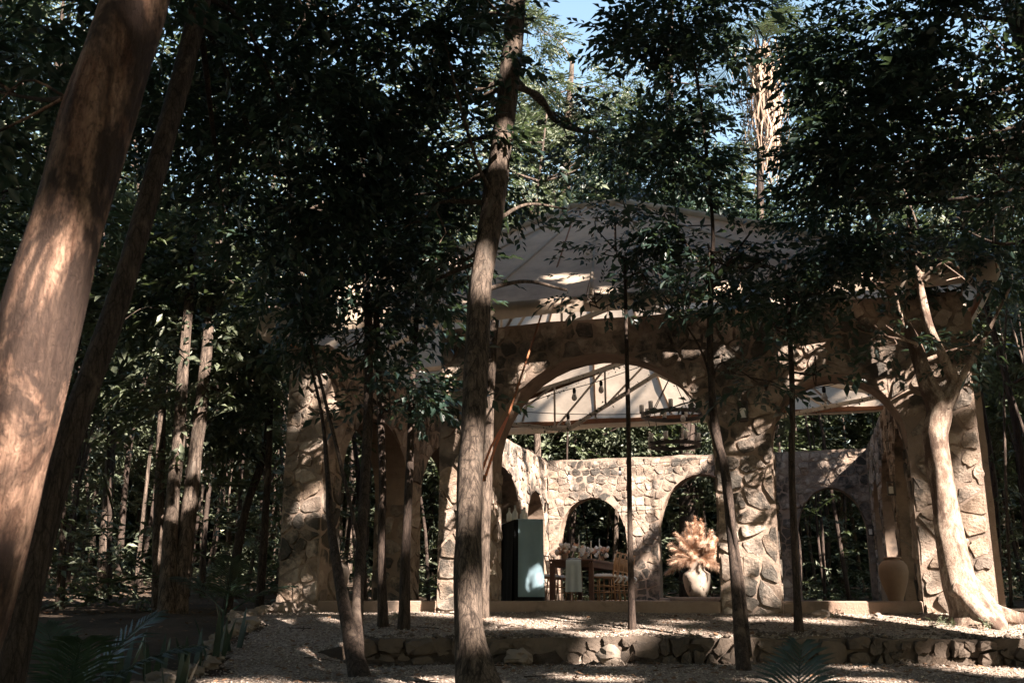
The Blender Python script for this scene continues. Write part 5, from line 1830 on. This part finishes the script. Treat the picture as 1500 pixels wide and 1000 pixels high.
# ------------------------------------------------------------------ palm with dry skirt, behind the back wall
pz = float(ground_z(*at(1112, 875, 25.6)[:2]))
ptop = at(1114, 88, 25.6)
pbase = at(1112, 875, 25.6); pbase[2] = pz
palm = thing('palm_tree', 'palm with a long hanging skirt of dry fronds above the roof', 'tree', pbase)
MB().tube(bez([pbase - EZ * 0.3, (pbase + ptop) / 2, ptop], 10), 0.10, 10, 0.08).build('trunk', M['bark_dark'], palm, True)
for i in range(120):
    a = random.uniform(0, 2 * PI)
    z0 = random.uniform(0.1, 1.2) if i > 24 else random.uniform(-0.4, 0.6)
    st = ptop - EZ * z0 + np.array([math.cos(a) * 0.2, math.sin(a) * 0.2, 0])
    L = random.uniform(2.0, 3.3)
    out = random.uniform(0.10, 0.30) + (0.35 if i < 24 else 0)
    o = np.array([math.cos(a), math.sin(a), 0])
    cur = random.uniform(-0.3, 0.3) if i < 70 else random.uniform(-0.1, 0.1)
    tng = np.array([-o[1], o[0], 0])
    pts = [st, st + o * out * 0.7 + EZ * random.uniform(0.0, 0.35), st + o * out + tng * cur - EZ * L * 0.3, st + o * out * random.uniform(0.6, 1.05) - tng * cur - EZ * L * 0.65, st + o * out * random.uniform(0.2, 0.7) - EZ * L]
    pts = [pts[0]] + [p + np.array([random.gauss(0, 0.11), random.gauss(0, 0.11), random.gauss(0, 0.12)]) for p in pts[1:]]
    w = random.uniform(0.035, 0.085)
    sp = bez(pts, 3)
    MB().grid(lambda x, y, sp=sp, w=w, tng=tng: sp[min(12, int(round(y * 12)))] + tng * (x - 0.5) * w * (1.15 - y) + o * 0, 1, 12).build('dry_frond', M['dry_frond'], palm)


def fan_frond(m, base, d, L, leaf, nl, width, droop):
    d = d / np.linalg.norm(d)
    sd = np.cross(d, EZ); sd /= np.linalg.norm(sd)
    up = np.cross(sd, d)
    sp = [base + d * L * t - EZ * droop * L * t * t for t in np.linspace(0, 1, 14)]
    m.tube(sp, list(np.linspace(0.012 * L, 0.003 * L, 14)), 5)
    for i in range(nl):
        t = 0.22 + 0.78 * i / nl
        j = min(12, int(t * 13))
        p = sp[j] + (sp[j + 1] - sp[j]) * (t * 13 - j)
        tan = sp[j + 1] - sp[j]; tan = tan / np.linalg.norm(tan)
        for s in (-1, 1):
            dd = sd * s * 0.85 + tan * (0.45 + 0.5 * t) + up * random.uniform(0.0, 0.25)
            dd /= np.linalg.norm(dd)
            ll = leaf * math.sin(PI * (0.12 + 0.8 * t)) * random.uniform(0.85, 1.1)
            wv = tan * width * 0.5
            a, b, c = p, p + dd * ll * 0.5 - EZ * 0.05 * ll, p + dd * ll - EZ * 0.28 * ll
            m.add([a - wv * 0.5, a + wv * 0.5, b + wv, c, b - wv], [(0, 1, 2, 4), (4, 2, 3)])
    return m


for i in range(10):
    a = 2 * PI * i / 10 + random.uniform(-.15, .15)
    d = np.array([math.cos(a), math.sin(a), random.uniform(0.1, 1.0)])
    m = fan_frond(MB(), ptop + EZ * 0.25, d, random.uniform(2.2, 3.2), 0.9, 34, 0.045, random.uniform(0.3, 0.55))
    m.build('frond', M['palm_leaf'], palm)

# ------------------------------------------------------------------ low plants and stones in the foreground
def palm_seedling(label, base, fronds, leaf, width, seed=0):
    t = thing('palm_seedling', label, 'palm', base, 'young palms at the bottom of the picture')
    for d, L, dr in fronds:
        fan_frond(MB(), np.array(base), np.array(d, float), L, leaf, 22, width, dr).build('frond', M['palm_leaf'], t)


def gnd(px, Y, dy=0.0):
    p = at(px, 900, Y)
    p[2] = float(ground_z(p[0], p[1])) + dy
    return p


palm_seedling('young palm with upright dark leaflets at the bottom right of centre', gnd(1150, 4.3), [((0.15, 0.2, 1), .62, .15), ((-0.5, 0.1, 0.9), .6, .3), ((0.6, 0.1, .8), .62, .3), ((0.1, -.4, .8), .5, .35), ((-.2, .5, .7), .55, .4)], 0.26, 0.016)
palm_seedling('young palm peeking over the bottom edge left of the upright one', gnd(960, 3.7), [((-0.4, 0.1, .8), .5, .4), ((0.4, 0.2, .75), .5, .45), ((0, .3, .9), .45, .3)], 0.2, 0.014)
palm_seedling('young palm with arching fronds by the path at lower left', gnd(110, 6.0), [((0.75, 0.2, .75), 1.0, .32), ((0.4, 0.4, .9), .95, .25), ((-.3, .2, .9), .8, .3), ((.2, -.3, .8), .7, .3), ((.9, -.1, .45), .8, .3)], 0.34, 0.018)
palm_seedling('young palm with long thin fronds deeper in the shade on the left', gnd(330, 12.0), [((0.7, 0.2, .6), 1.0, .3), ((-0.6, 0.2, .7), 1.0, .3), ((0.1, -.2, .9), .9, .25)], 0.4, 0.02)

for i, (px, Y, nb, h, lab) in enumerate(((320, 9.2, 7, .55, 'tall sword-leaved plant at the path edge before the twin trunks'), (345, 9.6, 5, .42, 'small sword-leaved plant right of the tall one'), (285, 8.6, 8, .38, 'sword-leaved plant below the twin trunks'),
                                    (235, 8.0, 9, .36, 'low sword-leaved plant near the leaning trunks'), (180, 7.6, 8, .42, 'sword-leaved plant in the lower left shade'), (120, 7.0, 8, .4, 'sword-leaved plant nearest the slim leaning trunk'), (265, 7.4, 6, .3, 'lowest sword-leaved plant at the path corner'))):
    base = gnd(px, Y)
    t = thing('sword_plant', lab, 'plant', base, 'sword-leaved plants along the path')
    for b in range(nb):
        a = random.uniform(0, 2 * PI)
        lean = random.uniform(0.05, 0.35)
        d = np.array([math.cos(a) * lean, math.sin(a) * lean, 1])
        sd = np.array([math.sin(a), -math.cos(a), 0])
        hh = h * random.uniform(0.6, 1.1)
        p0 = np.array(base) + np.array([math.cos(a), math.sin(a), 0]) * 0.07 - EZ * 0.03
        MB().grid(lambda x, y, d=d, sd=sd, hh=hh, p0=p0: p0 + d * hh * y + sd * (x - 0.5) * 0.055 * (1 - y ** 2.5 + 0.03) + EZ * 0 + np.array([d[0], d[1], 0]) * 0.2 * y * y * hh, 2, 6).build('leaf', M['palm_leaf'], t, True)


def rock(name, label, c, r, group, mat):
    m = MB()
    vs, fs = [], []
    nl, nr = 14, 9
    ph = random.random() * 50
    for i in range(nr + 1):
        th = PI * i / nr
        for j in range(nl):
            a = 2 * PI * j / nl
            d = np.array([math.sin(th) * math.cos(a), math.sin(th) * math.sin(a), math.cos(th)])
            q = r * (1 + 0.5 * mnoise.noise(Vector(d * 1.4) + Vector((ph, 0, 0))) + 0.28 * mnoise.noise(Vector(d * 4) + Vector((ph, 3, 0))))
            vs.append(np.array(c) + d * np.array([q, q * 0.85, q * 0.62]))
    for i in range(nr):
        for j in range(nl):
            fs.append((i * nl + j, i * nl + (j + 1) % nl, (i + 1) * nl + (j + 1) % nl, (i + 1) * nl + j))
    o = m.add(vs, fs).build(name, mat)
    tag(o, label, 'rock', group)


lit(305, 938, 9.2, .10)
for i in range(30):
    y = 6.6 + 6.3 * (i + random.uniform(-.3, .3)) / 30
    x = float(path_edge(y)) - 0.10 + random.uniform(-0.12, 0.06)
    r = random.uniform(0.05, 0.12)
    rock('border_rock', 'rough limestone lump in the row edging the left side of the path', (x, y, float(ground_z(x, y)) + r * 0.25), r, 'rocks edging the path', M['rock'])
for px, Y, r, lab in ((1205, 10.95, .09, 'small pale rock at the foot of the middle pier'), (890, 9.45, .12, 'sunlit rounded boulder in the retaining step'), (1285, 10.8, .06, 'small rock before the right kerb'), (760, 9.42, .12, 'arched stone lump sticking out of the retaining step'),
                      (415, 12.6, .16, 'flat grey rock at the foot of the far left pier'), (452, 12.5, .12, 'smaller grey rock beside the far left pier'), ):
    p = gnd(px, Y)
    rock('boulder', lab, p + EZ * r * (0.3 if Y > 10 else 0.7), r, None, M['rock'])

for px, Y, r, lab in ((1365, 10.25, .12, 'small green weed left of the forked tree roots'), (1392, 10.1, .10, 'small green weed before the forked tree trunk'), (1447, 10.0, .13, 'small green weed right of the forked tree roots'),
                      (1215, 10.95, .09, 'tiny weed at the kerb under the narrow arch'), (575, 11.6, .10, 'tiny weed at the kerb by the dark saplings'), (1010, 9.75, .09, 'tiny weed on top of the retaining step'), (820, 9.72, .08, 'tiny weed above the arched stone of the step')):
    p = gnd(px, Y)
    t = thing('weed', lab, 'weed', p, 'weeds on the gravel')
    k = 7
    pos = np.tile(p, (k, 1)) + RNG.normal(0, r * 0.5, (k, 3)) * np.array([1, 1, 0.1])
    dr = RNG.normal(0, 1, (k, 3)); dr[:, 2] = np.abs(dr[:, 2]) + 0.6
    q = place_sprays(NEAR, pos, dr, np.full(k, r * 2.4), RNG)
    link_mesh('leaves', leaf_mesh('leaves', q - p[None, None], M['leaf_back']), t)
tw = MB()
for _ in range(70):
    x, y = random.uniform(-2.4, 6), random.uniform(5.5, 11)
    a, L = random.uniform(0, PI), random.uniform(0.1, 0.4)
    pp = [(x + math.cos(a) * L * k / 3 + random.gauss(0, .01), y + math.sin(a) * L * k / 3 + random.gauss(0, .01)) for k in range(4)]
    tw.tube([(qx, qy, float(ground_z(qx, qy)) + 0.02) for qx, qy in pp], [0.006, 0.005, 0.004, 0.002], 5)
tag(tw.build('fallen_twigs', M['bark_dark']), 'thin dry twigs fallen on the gravel', 'twigs', kind='stuff')

# fallen leaves on gravel and wood floor
n = 8200
lx = np.concatenate([RNG.uniform(-3, 7, n // 2), RNG.uniform(-12, -2.6, n - n // 2)])
ly = np.concatenate([RNG.uniform(4.5, 11.5, n // 2), RNG.uniform(6, 24, n - n // 2)])
lz = ground_z(lx, ly) + 0.016
a = RNG.uniform(0, 2 * PI, n)
s_ = RNG.uniform(0.03, 0.075, n)
c_, d_ = np.cos(a), np.sin(a)
base = np.stack([lx, ly, lz], -1)
dv_ = np.stack([c_, d_, RNG.uniform(-.1, .35, n)], -1) * s_[:, None]
sv_ = np.stack([-d_, c_, RNG.uniform(-.3, .3, n)], -1) * s_[:, None] * 0.3
q = np.stack([base, base + dv_ * .5 + sv_, base + dv_, base + dv_ * .5 - sv_], 1)
tag(link_mesh('leaf_litter', leaf_mesh('leaf_litter', q, M['litter'])), 'brown fallen leaves scattered on gravel and wood floor', 'leaf litter', kind='stuff')

# climbing vine on the trusses
vq = []
for chain in ([fac(735, 603, VT), fac(950, 522, VT)], [l2, (2.03, l3[1])], [(-1.7, 3.30), l2], [(2.03, l3[1]), (2 * 2.03 - l2[0], l2[1])], [(2 * 2.03 - l2[0], l2[1]), (5.8, 3.30)]):
    (ua, za), (ub, zb_) = chain
    for k in range(130):
        t = RNG.random() ** 1.0
        p = B(ua + (ub - ua) * t, VT - 0.04, za + (zb_ - za) * t) + RNG.normal(0, 0.04, 3)
        d = RNG.normal(0, 1, 3); d /= np.linalg.norm(d)
        sd = np.cross(d, [0, 0, 1.0]); sd /= np.linalg.norm(sd) + 1e-6
        s = RNG.uniform(0.03, 0.06)
        vq.append([p, p + d * s * .5 + sd * s * .35, p + d * s, p + d * s * .5 - sd * s * .35])
tag(link_mesh('climbing_vine', leaf_mesh('climbing_vine', np.array(vq), M['leaf_near'])), 'small-leaved vine creeping along the truss under the canopy', 'vine')
